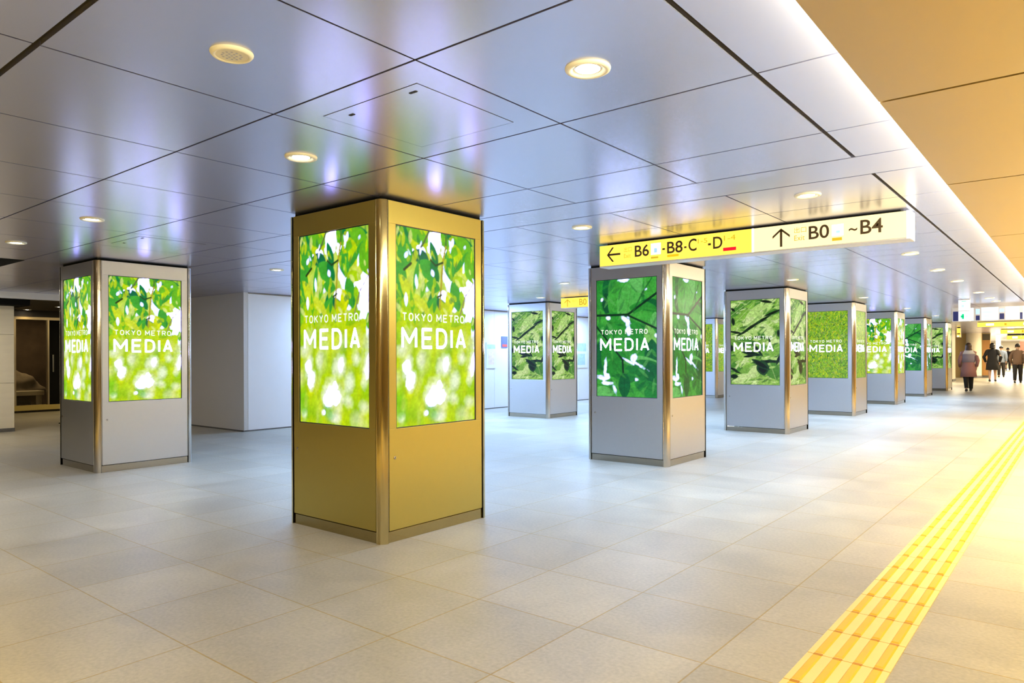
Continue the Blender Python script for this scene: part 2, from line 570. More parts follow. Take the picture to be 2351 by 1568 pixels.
# dark passage on the far left: low bulkhead, brown ceiling, shop window
pb = MB()
pb.box(FX0, -5.2, CEIL + 0.0, -13.53, 20, CEIL + 0.02, M['wall_dark'])
struct('ceiling_passage', pb)
bk = MB()
bk.box(-13.62, -5.0, 2.20, -13.50, 6.3, CEIL + 0.02, M['wall_white'])
struct('trim_2', bk)
sl = MB()
sl.box(-14.6, 3.2, 2.10, -13.66, 4.12, 2.30, M['black'])  # black block painting the dark inside of the shutter slot
struct('dark_slot_block', sl)
pw = MB()
pw.box(FX0, 9.2, 0, -13.35, 9.3, CEIL, M['wall_dark'])
pw.box(-13.35, 6.3, 0, -13.25, 9.3, CEIL, M['wall_dark'])
struct('wall_passage', pw)
sw = MB()      # wall around the shop window
sw.box(-18.7, -5.0, 0, -18.5, 5.0, CEIL, M['wall_dark'])
sw.box(-18.7, 5.0, 2.14, -18.5, 9.2, CEIL, M['wall_dark'])
sw.box(-18.7, 5.0, 0, -18.5, 9.2, 0.05, M['wall_dark'])
struct('wall_shopfront', sw)
wn = empty('window_1', (-18.5, 5.0, 0))
wn['kind'] = 'structure'
fr = MB()
fr.box(-0.06, 0.24, 2.09, 0.05, 4.2, 2.15, M['frame_brass'])
fr.box(-0.06, 0.24, 0.05, 0.05, 0.29, 2.09, M['frame_brass'])
fr.box(-0.06, 0.91, 0.16, 0.05, 0.94, 2.09, M['frame_brass'])
fr.box(-0.10, 0.24, 0.05, 0.10, 4.2, 0.16, M['yellow_band'])
fr.build('window_frame', wn)
gl = MB()
gl.box(-0.02, 0.29, 0.16, -0.01, 0.91, 2.09, M['glass'])
gl.build('window_pane', wn)
dr = empty('door_1', (-18.5, 5.0, 0))
dr['kind'] = 'structure'
db = MB()
db.box(-0.03, 0.94, 0.16, 0.03, 2.3, 2.09, M['black'])
db.build('door_leaf', dr)
db = MB()
db.box(0.03, 1.0, 0.9, 0.06, 1.03, 1.3, M['dull_steel'])
db.build('door_handle', dr)
bx = MB()
bx.box(-20.9, 4.6, 0, -20.8, 9.2, CEIL, M['display_wall'])
struct('wall_display', bx)
# cream tiled pier at the picture's left edge
cp = MB()
for k, (za, zb) in enumerate(((0.06, 0.81), (0.815, 1.62), (1.625, 2.20))):
    cp.box(-15.0, 2.4, za, -13.98, 3.98, zb, M['cream'])
cp.box(-15.0, 2.4, 2.20, -14.0, 3.97, CEIL, M['black'])
cp.box(-15.01, 2.39, 0, -13.97, 3.985, 0.06, M['base_dark'])
struct('column_1', cp, 'cream tiled pier with a dark stone base beside the dim passage', 'pier')

# things in the shop window
rk = MB()
bm = bmesh.new()
bmesh.ops.create_icosphere(bm, subdivisions=4, radius=1.0)
random.seed(4)
for v in bm.verts:
    p = v.co
    k = 1 + 0.16 * math.sin(5 * p.x + 1.3) * math.cos(4 * p.y) + 0.10 * math.sin(9 * p.z + 3 * p.x) + 0.05 * math.sin(17 * p.y)
    v.co = Vector((p.x * 0.45, p.y * 0.6, p.z * 0.40)) * k
rv = [v.co.copy() for v in bm.verts]
zmin = min(p.z for p in rv)
rk.add([(p.x, p.y, p.z - zmin) for p in rv], [tuple(v.index for v in f.verts) for f in bm.faces], M['rock'], True)
bm.free()
tag(rk.build('display_rock', loc=(-19.85, 5.6, 0.0)), 'rough pale brown boulder behind the dark shop window of the passage', 'rock')
be = empty('stone_bench', (-19.05, 5.55, 0))
tag(be, 'pale low stone bench lit behind the dark shop window', 'bench')
q = MB(); q.box(-0.25, -0.26, 0.36, 0.20, 0.42, 0.46, M['bench']); q.build('seat', be, 0.01)
for s in (-0.2, 0.3):
    q = MB(); q.box(-0.2, s - 0.04, 0, 0.15, s + 0.08, 0.36, M['bench']); q.build('leg', be, 0.008)
bo = empty('floor_barrier', (-14.9, 5.05, 0))
tag(bo, 'thin dark barrier post standing at the passage entrance', 'barrier')
q = MB(); q.tube([(0, 0, 0), (0, 0, 0.42)], 0.02, M['black']); q.build('post', bo)
q = MB(); q.disc_ring(0, 0, [(0.10, 0), (0.10, 0.012), (0.03, 0.03), (0.02, 0.03)], M['black']); q.build('base', bo)

# ------------------------------------------------------------------ yellow tactile paving
tp = MB()
TX0, TPIT = -0.905, 0.305
yk = 3.07 - TPIT * 12
while yk < 42:
    tp.box(TX0, yk + 0.003, 0.0, TX0 + 0.31, yk + TPIT - 0.003, 0.004, M['tactile'])
    for b in range(4):
        bx0 = TX0 + 0.024 + b * 0.075
        # raised bar with sloped sides
        z0, z1, s = 0.004, 0.0095, 0.006
        a, c = yk + 0.016, yk + TPIT - 0.016
        v = [(bx0, a, z0), (bx0 + 0.036, a, z0), (bx0 + 0.036, c, z0), (bx0, c, z0),
             (bx0 + s, a + s, z1), (bx0 + 0.036 - s, a + s, z1), (bx0 + 0.036 - s, c - s, z1), (bx0 + s, c - s, z1)]
        tp.add(v, [(4, 5, 6, 7), (0, 1, 5, 4), (1, 2, 6, 5), (2, 3, 7, 6), (3, 0, 4, 7)], M['tactile_bar'])
        tp.box(bx0 + 0.001, yk - 0.010, 0.0, bx0 + 0.035, yk + 0.010, 0.0052, M['tactile_joint'])
    yk += TPIT
tp.box(TX0 + 0.002, 3.07 - TPIT * 12, 0.0, TX0 + 0.308, 42, 0.0015, M['tactile_joint'])
tag(tp.build('tactile_paving'), 'strip of yellow ribbed tactile paving running along the walkway floor', 'tactile paving')


# ------------------------------------------------------------------ screen pictures (drawn as arrays, stored as a mesh attribute)
PW, PH = 132, 230


def lin(r, g, b):
    def c(x):
        x /= 255.0
        return x / 12.92 if x <= 0.04045 else ((x + 0.055) / 1.055) ** 2.4
    return np.array([c(r), c(g), c(b)])


class Pic:
    def __init__(self, base):
        self.a = np.zeros((PH, PW, 3)) + base
        self.u, self.v = np.meshgrid((np.arange(PW) + .5) / PW, (np.arange(PH) + .5) / PH * PH / PW)

        self.rag = np.zeros((PH, PW))
        r = np.random.default_rng(77)
        for cells, amp in ((7, .9), (16, .8), (34, .5)):
            self.rag += amp * self.field(r, cells)

    @staticmethod
    def field(rng, cells):
        g = rng.random((cells * 2 + 2, cells + 2)) * 2 - 1
        yi = np.linspace(0, cells * 2, PH); xi = np.linspace(0, cells, PW)
        y0 = yi.astype(int); x0 = xi.astype(int)
        fy = (yi - y0)[:, None]; fx = (xi - x0)[None]
        fy = fy * fy * (3 - 2 * fy); fx = fx * fx * (3 - 2 * fx)
        return g[y0][:, x0] * (1 - fy) * (1 - fx) + g[y0 + 1][:, x0] * fy * (1 - fx) + g[y0][:, x0 + 1] * (1 - fy) * fx + g[y0 + 1][:, x0 + 1] * fy * fx

    def blend(self, mask, col):
        self.a = self.a * (1 - mask[..., None]) + mask[..., None] * np.array(col)

    def blob(self, u, v, ru, rv, col, ang=0.0, soft=0.3, op=1.0, rag=0.0):
        v *= PH / PW
        dx, dy = self.u - u, self.v - v
        c, s = math.cos(ang), math.sin(ang)
        x, y = (dx * c + dy * s) / ru, (-dx * s + dy * c) / rv
        d = np.sqrt(x * x + y * y) + (rag * self.rag if rag else 0)
        self.blend(op * np.clip((1 + soft - d) / (2 * soft), 0, 1), col)

    def leaf(self, u, v, ln, wd, ang, col, vein=None, op=1.0):
        """pointed leaf centred at (u, v); ang in degrees"""
        v *= PH / PW
        a = math.radians(ang)
        dx, dy = self.u - u, self.v - v
        x, y = (dx * math.cos(a) + dy * math.sin(a)) / ln, (-dx * math.sin(a) + dy * math.cos(a)) / wd
        prof = np.clip(1 - np.abs(x) ** 1.8, 0, 1) ** 0.8
        self.blend(op * np.clip((prof - np.abs(y)) * wd * PW / 1.2 + 0.5, 0, 1) * (np.abs(x) < 1), col)
        if vein is not None:
            self.blend(0.6 * np.clip(1.2 - np.abs(y) * wd * PW, 0, 1) * (np.abs(x) < .9), vein)

    def line(self, pts, w, col, op=1.0):
        k = PH / PW
        for (u0, v0), (u1, v1) in zip(pts[:-1], pts[1:]):
            a, b = np.array([u0, v0 * k]), np.array([u1, v1 * k])
            d = b - a
            t = np.clip(((self.u - a[0]) * d[0] + (self.v - a[1]) * d[1]) / (d @ d), 0, 1)
            dist = np.hypot(self.u - a[0] - t * d[0], self.v - a[1] - t * d[1])
            self.blend(op * np.clip((w - dist) * PW + 0.5, 0, 1), col)

    def noise(self, rng, cells, amp):
        """smooth value noise multiplying the picture"""
        g = rng.random((cells * 2 + 2, cells + 2))
        yi = np.linspace(0, cells * 2, PH); xi = np.linspace(0, cells, PW)
        y0 = yi.astype(int); x0 = xi.astype(int)
        fy = (yi - y0)[:, None]; fx = (xi - x0)[None]
        n = (g[y0][:, x0] * (1 - fy) * (1 - fx) + g[y0 + 1][:, x0] * fy * (1 - fx) + g[y0][:, x0 + 1] * (1 - fy) * fx + g[y0 + 1][:, x0 + 1] * fy * fx)
        self.a *= (1 + amp * (2 * n - 1))[..., None]


HOT = np.array([4.4, 4.0, 11.0])      # blown-out sky in the pictures, blue boosted to tint reflections
SKY = np.array([1.6, 1.6, 4.0])  # dimmer sky, blue boosted the same way


def pic_spring():
    rng = np.random.default_rng(3)
    p = Pic(lin(186, 216, 14))
    lime, yel, pale = lin(170, 210, 4), lin(212, 226, 4), lin(228, 238, 140)
    g1, g2, g3, teal = lin(104, 186, 30), lin(62, 166, 48), lin(10, 128, 60), lin(4, 108, 66)
    for _ in range(90):
        c = [lime, yel, pale, lin(146, 198, 20), yel][rng.integers(5)]
        p.blob(rng.random(), rng.random(), .04 + .09 * rng.random(), .05 + .11 * rng.random(), c, rng.random() * 3, .6, .7, .3)
    # bright sky between the upper leaves
    for u, v, a, b, an in ((.47, .055, .07, .10, .2), (.62, .10, .06, .06, 0), (.30, .105, .05, .03, .5), (.64, .225, .045, .12, -.25), (.69, .30, .03, .05, 0), (.86, .30, .06, .07, .5),
                           (.93, .36, .09, .17, .2), (.98, .24, .05, .13, 0), (.45, .26, .03, .05, .7), (.36, .30, .04, .03, 0), (.57, .345, .05, .05, 0), (.88, .13, .025, .08, .3),
                           (.99, .53, .035, .10, 0), (.38, .17, .02, .03, 0), (.17, .11, .05, .015, .3), (.72, .40, .04, .03, 0), (.50, .02, .05, .05, 0), (.66, .06, .03, .05, .4)):
        p.blob(u, v, a, b, HOT if a > .045 else SKY, an, .3, 1, .35)
    # lower half: out-of-focus leaves and light
    for _ in range(260):
        c = [lime, yel, pale, lin(150, 202, 4), lin(234, 244, 186), lin(124, 190, 14), lime, yel, lin(192, 222, 30)][rng.integers(9)]
        p.blob(rng.random(), .55 + .47 * rng.random(), .018 + .035 * rng.random(), .04 + .06 * rng.random(), c, .35 * rng.random(), .9, .55, .3)
    soft = np.array([1.05, 1.1, .95])
    for u, v, a, b, o in ((.14, .70, .05, .10, .9), (.18, .77, .05, .08, .9), (.60, .70, .09, .11, .8), (.72, .78, .07, .10, .6), (.50, .83, .13, .12, .9), (.42, .87, .10, .07, .8), (.97, .68, .05, .18, .9), (.52, .965, .08, .05, .7),
                          (.06, .955, .04, .04, .6), (.93, .90, .07, .06, .5), (.70, .87, .07, .05, .5), (.30, .66, .05, .08, .5), (.82, .66, .06, .07, .5), (.35, .94, .03, .03, .9), (.06, .62, .06, .06, .6)):
        p.blob(u, v, a * .85, b * .85, soft, .2, .55, o, .3)
    for u, v, a, b in ((.13, .70, .035, .05), (.17, .765, .04, .055), (.61, .69, .03, .05), (.51, .845, .08, .07), (.42, .875, .06, .04), (.985, .68, .03, .13), (.53, .80, .04, .04), (.36, .94, .02, .02)):
        p.blob(u, v, a, b, HOT, .2, .25, 1, .35)
    p.blob(.42, .94, .07, .05, lin(90, 182, 60), .3, .6, .7, .5)
    p.blob(.03, .88, .06, .12, lin(120, 200, 20), 0, .6, .8, .5)
    # leaves
    for u, v, l, w, an, c in ((.04, .03, .22, .12, 60, g3), (.10, .12, .16, .10, 80, g2), (.26, .03, .14, .07, 20, g1), (.30, .14, .11, .07, 20, teal), (.04, .19, .12, .08, 90, g2),
                              (.46, .12, .13, .045, 70, g3), (.40, .205, .14, .09, 35, g2), (.47, .21, .10, .05, 60, g3), (.06, .29, .18, .07, 100, g2), (.24, .245, .15, .03, 100, g2),
                              (.66, .165, .15, .075, 80, g2), (.60, .04, .10, .05, 60, g1), (.78, .02, .20, .06, 10, g3), (.86, .055, .16, .08, 35, g1), (.72, .09, .12, .04, -30, g1),
                              (.82, .14, .15, .03, -50, g2), (.94, .155, .13, .08, 70, g1), (.93, .19, .12, .06, 60, g1), (.45, .285, .09, .06, 15, g2), (.74, .325, .15, .075, 75, g2), (.66, .36, .10, .06, 80, yel),
                              (.80, .245, .10, .05, 20, lin(170, 210, 10)), (.83, .34, .09, .04, 80, lin(150, 204, 20)), (.42, .345, .12, .022, -60, g3), (.39, .385, .11, .026, -45, g2), (.47, .375, .09, .026, -80, g2), (.53, .375, .07, .035, 70, teal),
                              (.02, .42, .12, .05, 100, lin(130, 196, 30)), (.14, .32, .16, .06, 60, lin(200, 218, 40)), (.30, .38, .14, .05, 40, lin(206, 222, 50)), (.60, .41, .13, .06, 60, lin(190, 212, 4)), (.78, .455, .12, .05, -30, lin(150, 200, 10)), (.98, .47, .08, .03, 90, lin(110, 190, 30)),
                              (.20, .40, .16, .025, 80, g1), (.12, .44, .14, .03, 70, lime), (.33, .30, .10, .03, 110, g1)):
        p.leaf(u, v, l, w, an, c)
    # dappled light and shade over the leaves
    for _ in range(130):
        u, v = rng.random(), .47 * rng.random()
        c = [yel, lime, yel, g3, pale, lin(150, 206, 16), SKY, yel][rng.integers(8)]
        p.leaf(u, v, .02 + .05 * rng.random(), .008 + .016 * rng.random(), 40 + 80 * rng.random(), c, None, .65)
    # branches
    p.line([(.62, 0), (.61, .07)], .014, lin(70, 130, 40))
    p.line([(.61, .07), (.57, .16), (.555, .25), (.53, .40)], .012, lin(176, 168, 40))
    p.line([(.40, .0), (.34, .06), (.30, .09)], .010, lin(88, 110, 60))
    p.line([(.10, .215), (.18, .18)], .012, lin(40, 60, 20))
    p.line([(.57, .155), (.48, .175), (.42, .15)], .010, lin(30, 70, 30))
    p.line([(.555, .325), (.50, .34)], .010, lin(70, 90, 30))
    p.line([(.98, .25), (.88, .32)], .006, lin(170, 170, 190))
    p.line([(.88, .31), (.80, .43)], .006, lin(140, 120, 100))
    p.noise(rng, 26, .12)
    p.noise(rng, 60, .12)
    return p.a


def pic_canopy():
    rng = np.random.default_rng(8)
    p = Pic(lin(46, 150, 52))
    d1, d2, m1, m2, l1 = lin(8, 96, 48), lin(6, 78, 44), lin(38, 140, 48), lin(60, 160, 56), lin(96, 182, 92)
    for u, v, l, w, an, c in ((.05, .10, .3, .2, 80, m1), (.18, .07, .22, .08, 95, d1), (.20, .22, .2, .10, 75, d2), (.40, .12, .34, .18, 120, m2), (.55, .20, .34, .2, 100, lin(78, 172, 74)), (.75, .05, .28, .13, 40, l1),
                              (.92, .12, .26, .12, 60, m2), (.93, .24, .2, .1, 20, d1), (.80, .27, .25, .12, 10, m1), (.30, .37, .4, .16, 0, m1), (.80, .36, .3, .14, 5, m2), (.06, .36, .2, .12, 90, m2), (.97, .36, .12, .08, 90, l1),
                              (.62, .44, .3, .14, 20, m1), (.15, .50, .25, .14, 60, m1), (.90, .50, .2, .1, 70, lin(120, 190, 90)), (.40, .60, .34, .14, 30, m2), (.75, .60, .3, .14, 20, m1), (.06, .66, .24, .12, 90, d1), (.92, .64, .22, .12, 90, d1),
                              (.32, .72, .34, .22, 50, lin(34, 132, 44)), (.85, .70, .3, .06, 15, l1), (.70, .83, .36, .24, -35, lin(22, 116, 48)), (.93, .80, .2, .12, 60, d1), (.22, .92, .3, .16, 10, m2), (.62, .95, .3, .14, -10, m2), (.47, .90, .2, .10, 90, d1), (.88, .93, .26, .12, 20, lin(30, 128, 50)), (.10, .97, .2, .1, 0, l1)):
        p.leaf(u, v, l, w, an, c, vein=c * .55)
    for u, v, a, b, an in ((.47, .012, .07, .02, 0), (.82, .10, .025, .018, -.4), (.09, .165, .02, .025, .5), (.20, .325, .03, .02, .3), (.49, .345, .07, .025, .6), (.53, .39, .025, .09, 0), (.55, .46, .035, .05, 0), (.64, .665, .05, .05, .4), (.70, .725, .10, .022, .5),
                           (.56, .705, .09, .014, .5), (.15, .74, .018, .10, .1), (.18, .83, .04, .03, .4), (.08, .84, .08, .025, .2), (.20, .885, .10, .02, 0), (.31, .94, .025, .07, -.3), (.67, .85, .025, .022, .4), (.99, .485, .03, .025, 0)):
        p.blob(u, v, a, b, SKY * np.array([.95, 1, .8]), an, .4, 1, .45)
    for _ in range(110):
        u, v = rng.random(), rng.random()
        c = [d1, m2, l1, m1, d2, lin(80, 176, 70)][rng.integers(6)]
        p.leaf(u, v, .04 + .08 * rng.random(), .012 + .02 * rng.random(), rng.random() * 180, c, None, .45)
    br = lin(6, 46, 28)
    p.line([(0, .302), (.53, .305), (1, .135)], .017, br)
    p.line([(.53, .31), (1, .43)], .015, br)
    p.line([(.62, .28), (.78, .12), (.92, .01)], .012, lin(20, 92, 40), .8)
    p.line([(0, .40), (.20, .53), (.44, .685), (.45, .79)], .015, br)
    p.noise(rng, 22, .16)
    p.noise(rng, 60, .2)
    return p.a


def pic_spinach():
    rng = np.random.default_rng(21)
    p = Pic(lin(112, 160, 62))
    cs = [lin(168, 204, 112), lin(146, 190, 84), lin(120, 172, 62), lin(96, 152, 48), lin(72, 130, 44), lin(188, 214, 136), lin(136, 176, 90)]
    for _ in range(46):
        u, v = rng.random(), rng.random()
        c = cs[rng.integers(7)]
        p.leaf(u, v, .16 + .12 * rng.random(), .07 + .06 * rng.random(), -60 + 80 * rng.random(), c, vein=cs[5])
    for u, v, l, w, an, c in ((.20, .10, .3, .10, -35, 4), (.30, .15, .3, .09, -45, 2), (.45, .18, .3, .09, -50, 5), (.62, .12, .3, .12, -25, 0), (.62, .30, .3, .13, -30, 0), (.86, .30, .26, .12, -60, 1), (.80, .40, .24, .1, 60, 5), (.20, .62, .25, .12, 60, 1),
                              (.40, .68, .3, .10, -40, 1), (.32, .70, .22, .05, -55, 5), (.85, .60, .24, .12, -30, 2), (.85, .82, .24, .14, 70, 4), (.46, .85, .22, .07, -50, 5), (.26, .93, .28, .10, -10, 5), (.70, .95, .3, .08, 5, 1)):
        p.leaf(u, v, l, w, an, cs[c], vein=cs[5])
    for _ in range(150):
        u, v = rng.random(), rng.random()
        c = [cs[0], cs[5], cs[3], cs[4], lin(40, 92, 36), lin(206, 224, 160)][rng.integers(6)]
        p.leaf(u, v, .03 + .06 * rng.random(), .010 + .016 * rng.random(), -70 + 90 * rng.random(), c, None, .75)
    dk, dk2 = lin(8, 22, 10), lin(24, 64, 28)
    for u, v, l, w, an in ((.73, .03, .14, .03, 10), (.86, .165, .20, .028, -20), (.62, .255, .26, .03, -30), (.42, .325, .25, .03, -32), (.25, .39, .16, .022, -25), (.05, .25, .09, .04, 80), (.05, .11, .06, .03, 40), (.10, .38, .16, .025, 10),
                           (.44, .635, .22, .045, 10), (.40, .66, .14, .03, -10), (.55, .585, .2, .03, 50), (.70, .73, .28, .035, -5), (.66, .80, .16, .13, 80), (.62, .76, .22, .06, 30), (.97, .705, .12, .03, -70), (.90, .73, .12, .022, 0),
                           (.06, .82, .1, .025, 20), (.13, .85, .1, .02, 20), (.07, .905, .09, .05, 0), (.02, .57, .07, .04, 90), (.30, .56, .12, .03, 80), (.80, .50, .12, .02, 80), (.97, .40, .08, .03, 90), (.58, .44, .1, .02, 10)):
        p.leaf(u, v, l, w, an, dk2)
        p.leaf(u, v, l * .75, w * .7, an, dk)
    p.noise(rng, 30, .2)
    p.noise(rng, 60, .25)
    return p.a


def pic_grass():
    rng = np.random.default_rng(5)
    p = Pic(lin(126, 176, 40))
    cs = [lin(150, 196, 30), lin(104, 162, 40), lin(196, 206, 8), lin(64, 124, 50), lin(134, 184, 56), lin(84, 146, 36), lin(30, 92, 50), lin(206, 212, 40), lin(150, 170, 100)]
    for _ in range(2600):
        u, v = rng.random(), rng.random()
        a = math.radians(-90 + rng.normal() * 32)
        l = .02 + .045 * rng.random()
        c = cs[rng.integers(9)]
        p.line([(u, v), (u + l * math.cos(a), v + l * math.sin(a) * PW / PH)], .003 + .005 * rng.random(), c, .9)
    p.noise(rng, 40, .3)
    return p.a


SW, SH = 0.785, 1.36       # visible screen


def picture_mesh(name, arr):
    """a screen in the x/z plane facing -Y, bottom-left at (-SW/2, 0)"""
    nx, ny = PW, PH
    xs_ = np.linspace(-SW / 2, SW / 2, nx)
    zs_ = np.linspace(SH, 0, ny)
    X, Z = np.meshgrid(xs_, zs_)
    V = np.stack([X, np.zeros_like(X), Z], -1).reshape(-1, 3)
    I = np.arange(nx * ny).reshape(ny, nx)
    F = np.stack([I[1:, :-1], I[1:, 1:], I[:-1, 1:], I[:-1, :-1]], -1).reshape(-1, 4)
    me = bpy.data.meshes.new(name)
    me.from_pydata(V.tolist(), [], F.tolist())
    at = me.color_attributes.new('picture', 'FLOAT_COLOR', 'POINT')
    col = np.ones((nx * ny, 4), np.float32)
    col[:, :3] = np.clip(arr.reshape(-1, 3), 0, None)
    at.data.foreach_set('color', col.ravel())
    me.materials.append(M['picture'])
    me.update()
    return me


PICS = {'spring': picture_mesh('spring_leaf_picture', pic_spring()), 'canopy': picture_mesh('dark_canopy_picture', pic_canopy()),
        'spinach': picture_mesh('broad_leaf_picture', pic_spinach()), 'grass': picture_mesh('grass_picture', pic_grass())}

# ------------------------------------------------------------------ advertising kiosks
R0 = 0.53             # half width
PLH, TOP = 0.074, 2.281
SZ = 0.763            # screen bottom


def door_panel_mesh(sheet='silver'):
    b = MB()
    h, t = 0.462, 0.028
    y0, y1 = -R0 + 0.004, -R0 + 0.004 + t
    x0, x1, z0, z1 = -SW / 2 - .006, SW / 2 + .006, SZ - .006, SZ + SH + .006
    for a in ((-h, PLH + .006, h, z0), (-h, z1, h, TOP), (-h, z0, x0, z1), (x1, z0, h, z1)):
        b.box(a[0], y0, a[1], a[2], y1, a[3], M[sheet])
    # folded edge beads beside the posts
    b.box(-h - .0105, y0 + .004, PLH + .006, -h, y1, TOP, M['dull_steel'])
    b.box(h, y0 + .004, PLH + .006, h + .0105, y1, TOP, M['dull_steel'])
    return b.mesh('door_panel')


def bezel_mesh():
    b = MB()
    y0, y1 = -R0 + .008, -R0 + .032
    x0, x1, z0, z1, w = -SW / 2, SW / 2, SZ, SZ + SH, .006
    b.box(x0 - w, y0, z0 - w, x0, y1, z1 + w, M['bezel'])
    b.box(x1, y0, z0 - w, x1 + w, y1, z1 + w, M['bezel'])
    b.box(x0, y0, z0 - w, x1, y1, z0, M['bezel'])
    b.box(x0, y0, z1, x1, y1, z1 + w, M['bezel'])
    return b.mesh('bezel')


def post_mesh(sheet='steel'):
    """rounded corner post at the (-x, -y) corner"""
    b = MB()
    r, k = 0.058, 8
    out, c = R0, -R0 + 0.058
    prof = [(-0.474, -out)] + [(c - r * math.sin(a), c - r * math.cos(a)) for a in [PI / 2 * i / k for i in range(k + 1)]] + [(-out, -0.474), (-0.474, -0.474)]
    rings = [[(x, y, z) for x, y in prof[::-1]] for z in (0.0, TOP)]
    n = len(prof)
    v = rings[0] + rings[1]
    f = [(j, (j + 1) % n, n + (j + 1) % n, n + j) for j in range(n)]
    b.add(v, f, M[sheet], False)
    b.add(v, [tuple(range(n))[::-1], tuple(range(n, 2 * n))], M[sheet], False)
    me = b.mesh('corner_post')
    for p in me.polygons:
        if len(p.vertices) == 4:
            p.use_smooth = True
    return me


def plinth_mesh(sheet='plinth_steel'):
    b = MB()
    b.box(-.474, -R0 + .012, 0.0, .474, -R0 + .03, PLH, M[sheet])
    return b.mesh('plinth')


def lock_mesh():
    b = MB()
    n = 14
    for (ra, ya, rb, yb, m) in ((.011, 0, .011, -.004, 'steel'), (.011, -.004, .008, -.006, 'steel'), (.008, -.006, .001, -.0055, 'dull_steel')):
        rings = [[(r * math.cos(2 * PI * k / n), yy_, r * math.sin(2 * PI * k / n)) for k in range(n)] for r, yy_ in ((ra, ya), (rb, yb))]
        b.loft(rings, M[m], cap=False)
    b.box(-.0015, -.0068, -.005, .0015, -.0055, .005, M['black'])
    return b.mesh('lock')


def lettering_mesh(big='letter', stroke=.0225):
    b = MB()
    x = -.338
    for ch in 'TOKYO METRO':
        w = .046 if ch != 'M' else .054
        if ch != ' ':
            put_strokes(b, ch, x, x + w, 1.482, 1.541, 0, .0105, M['letter_thin'])
        x += (w + .0135) if ch != ' ' else .028
    for ch, a, c in (('M', 0, .228), ('E', .295, .468), ('D', .515, .690), ('I', .735, .790), ('A', .830, 1.0)):
        put_strokes(b, ch, -.345 + a * .641, -.345 + c * .641, 1.292, 1.440, 0, stroke, M[big])
    return b.mesh('lettering')


def core_mesh():
    b = MB()
    b.box(-.49, -.49, 0.0, .49, .49, CEIL - .001, M['black'])
    return b.mesh('core_body')


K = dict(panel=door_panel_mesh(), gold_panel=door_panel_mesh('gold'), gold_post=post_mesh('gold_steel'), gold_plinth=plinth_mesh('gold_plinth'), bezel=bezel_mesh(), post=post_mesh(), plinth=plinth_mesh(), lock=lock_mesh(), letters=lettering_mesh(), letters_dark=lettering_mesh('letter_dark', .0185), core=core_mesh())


def bevelled(o, w):
    m = o.modifiers.new('edge', 'BEVEL')
    m.width = w
    m.segments = 2
    m.limit_method = 'ANGLE'
    return o


def kiosk(x, y, pic, label, gold=''):
    t = tag(empty('advertising_kiosk', (x, y, 0)), label, 'advertising kiosk', 'square kiosks with lit screens')
    link('core_body', K['core'], t)
    for q in range(4):
        a = q * PI / 2
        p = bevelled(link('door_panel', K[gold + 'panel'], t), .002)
        p.rotation_euler.z = a
        lk = link('lock', K['lock'], p)
        lk.location = (-.415, -R0 + .004, .564)
        s = link('screen', PICS[pic], t)
        s.rotation_euler.z = a
        d = Vector((0, -R0 + .014, SZ))
        d.rotate(Matrix.Rotation(a, 3, 'Z'))
        s.location = d
        s['label'] = {'spring': 'lit portrait screen showing lime green spring leaves', 'canopy': 'lit portrait screen showing dark green leaves',
                      'spinach': 'lit portrait screen showing broad crinkled leaves', 'grass': 'lit portrait screen showing grass blades'}[pic]
        bz = link('bezel', K['bezel'], s)
        bz.location = (0, R0 - .014, -SZ)
        le = link('lettering', K['letters' if pic == 'spring' else 'letters_dark'], s)
        le.location = (0, -.002, -SZ)
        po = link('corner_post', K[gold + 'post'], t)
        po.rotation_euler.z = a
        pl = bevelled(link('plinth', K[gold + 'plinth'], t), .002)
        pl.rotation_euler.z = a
    return t


KX, KY, KP, KX2 = -4.117, 3.60, 4.09, -8.725
kiosk(KX, KY, 'spring', 'tallest kiosk, painted warm-lit gold, with lime leaf screens, standing closest to the camera', 'gold_')
kiosk(KX, KY + KP, 'canopy', 'kiosk with dark green leaf screens under the yellow exit sign')
kiosk(KX, KY + 2 * KP, 'spinach', 'kiosk with crinkled leaf screens just beyond the dark green leaf kiosk')
kiosk(KX, KY + 3 * KP, 'grass', 'kiosk with grass blade screens, fourth along the walkway row')
kiosk(KX, KY + 4 * KP, 'spring', 'small lime leaf kiosk right behind the grass screen kiosk')
kiosk(KX, KY + 5 * KP, 'canopy', 'small dark green leaf kiosk, last but one of the walkway row')
kiosk(KX, KY + 6 * KP, 'spinach', 'smallest kiosk at the end of the walkway row, beside the woman in pink')
kiosk(KX2, KY, 'spring', 'silver kiosk with lime leaf screens beside the dim passage')
kiosk(KX2, KY + 2 * KP, 'spinach', 'kiosk with crinkled leaf screens in front of the white wall')
kiosk(KX2, KY + 4 * KP, 'grass', 'kiosk glimpsed through the gap between dark green and crinkled leaf kiosks')

# ------------------------------------------------------------------ downlights, speaker, access hatches


def ring_mesh():
    b = MB()
    b.disc_ring(0, 0, [(.052, .004), (.056, -.004), (.066, -.010), (.076, -.011), (.083, -.007), (.085, .0)], M['trim_ring'], 40)
    return b.mesh('trim_ring')


def refl_mesh():
    b = MB()
    b.disc_ring(0, 0, [(.053, .0), (.050, -.002), (.045, -.003)], M['reflector'], 32)
    return b.mesh('reflector')


def bulb_mesh():
    b = MB()
    b.disc_ring(0, 0, [(.046, -.003), (.040, -.0055), (.025, -.0075), (.001, -.008)], M['lamp'], 24)
    return b.mesh('lamp_lens')


D = dict(ring=ring_mesh(), refl=refl_mesh(), bulb=bulb_mesh())


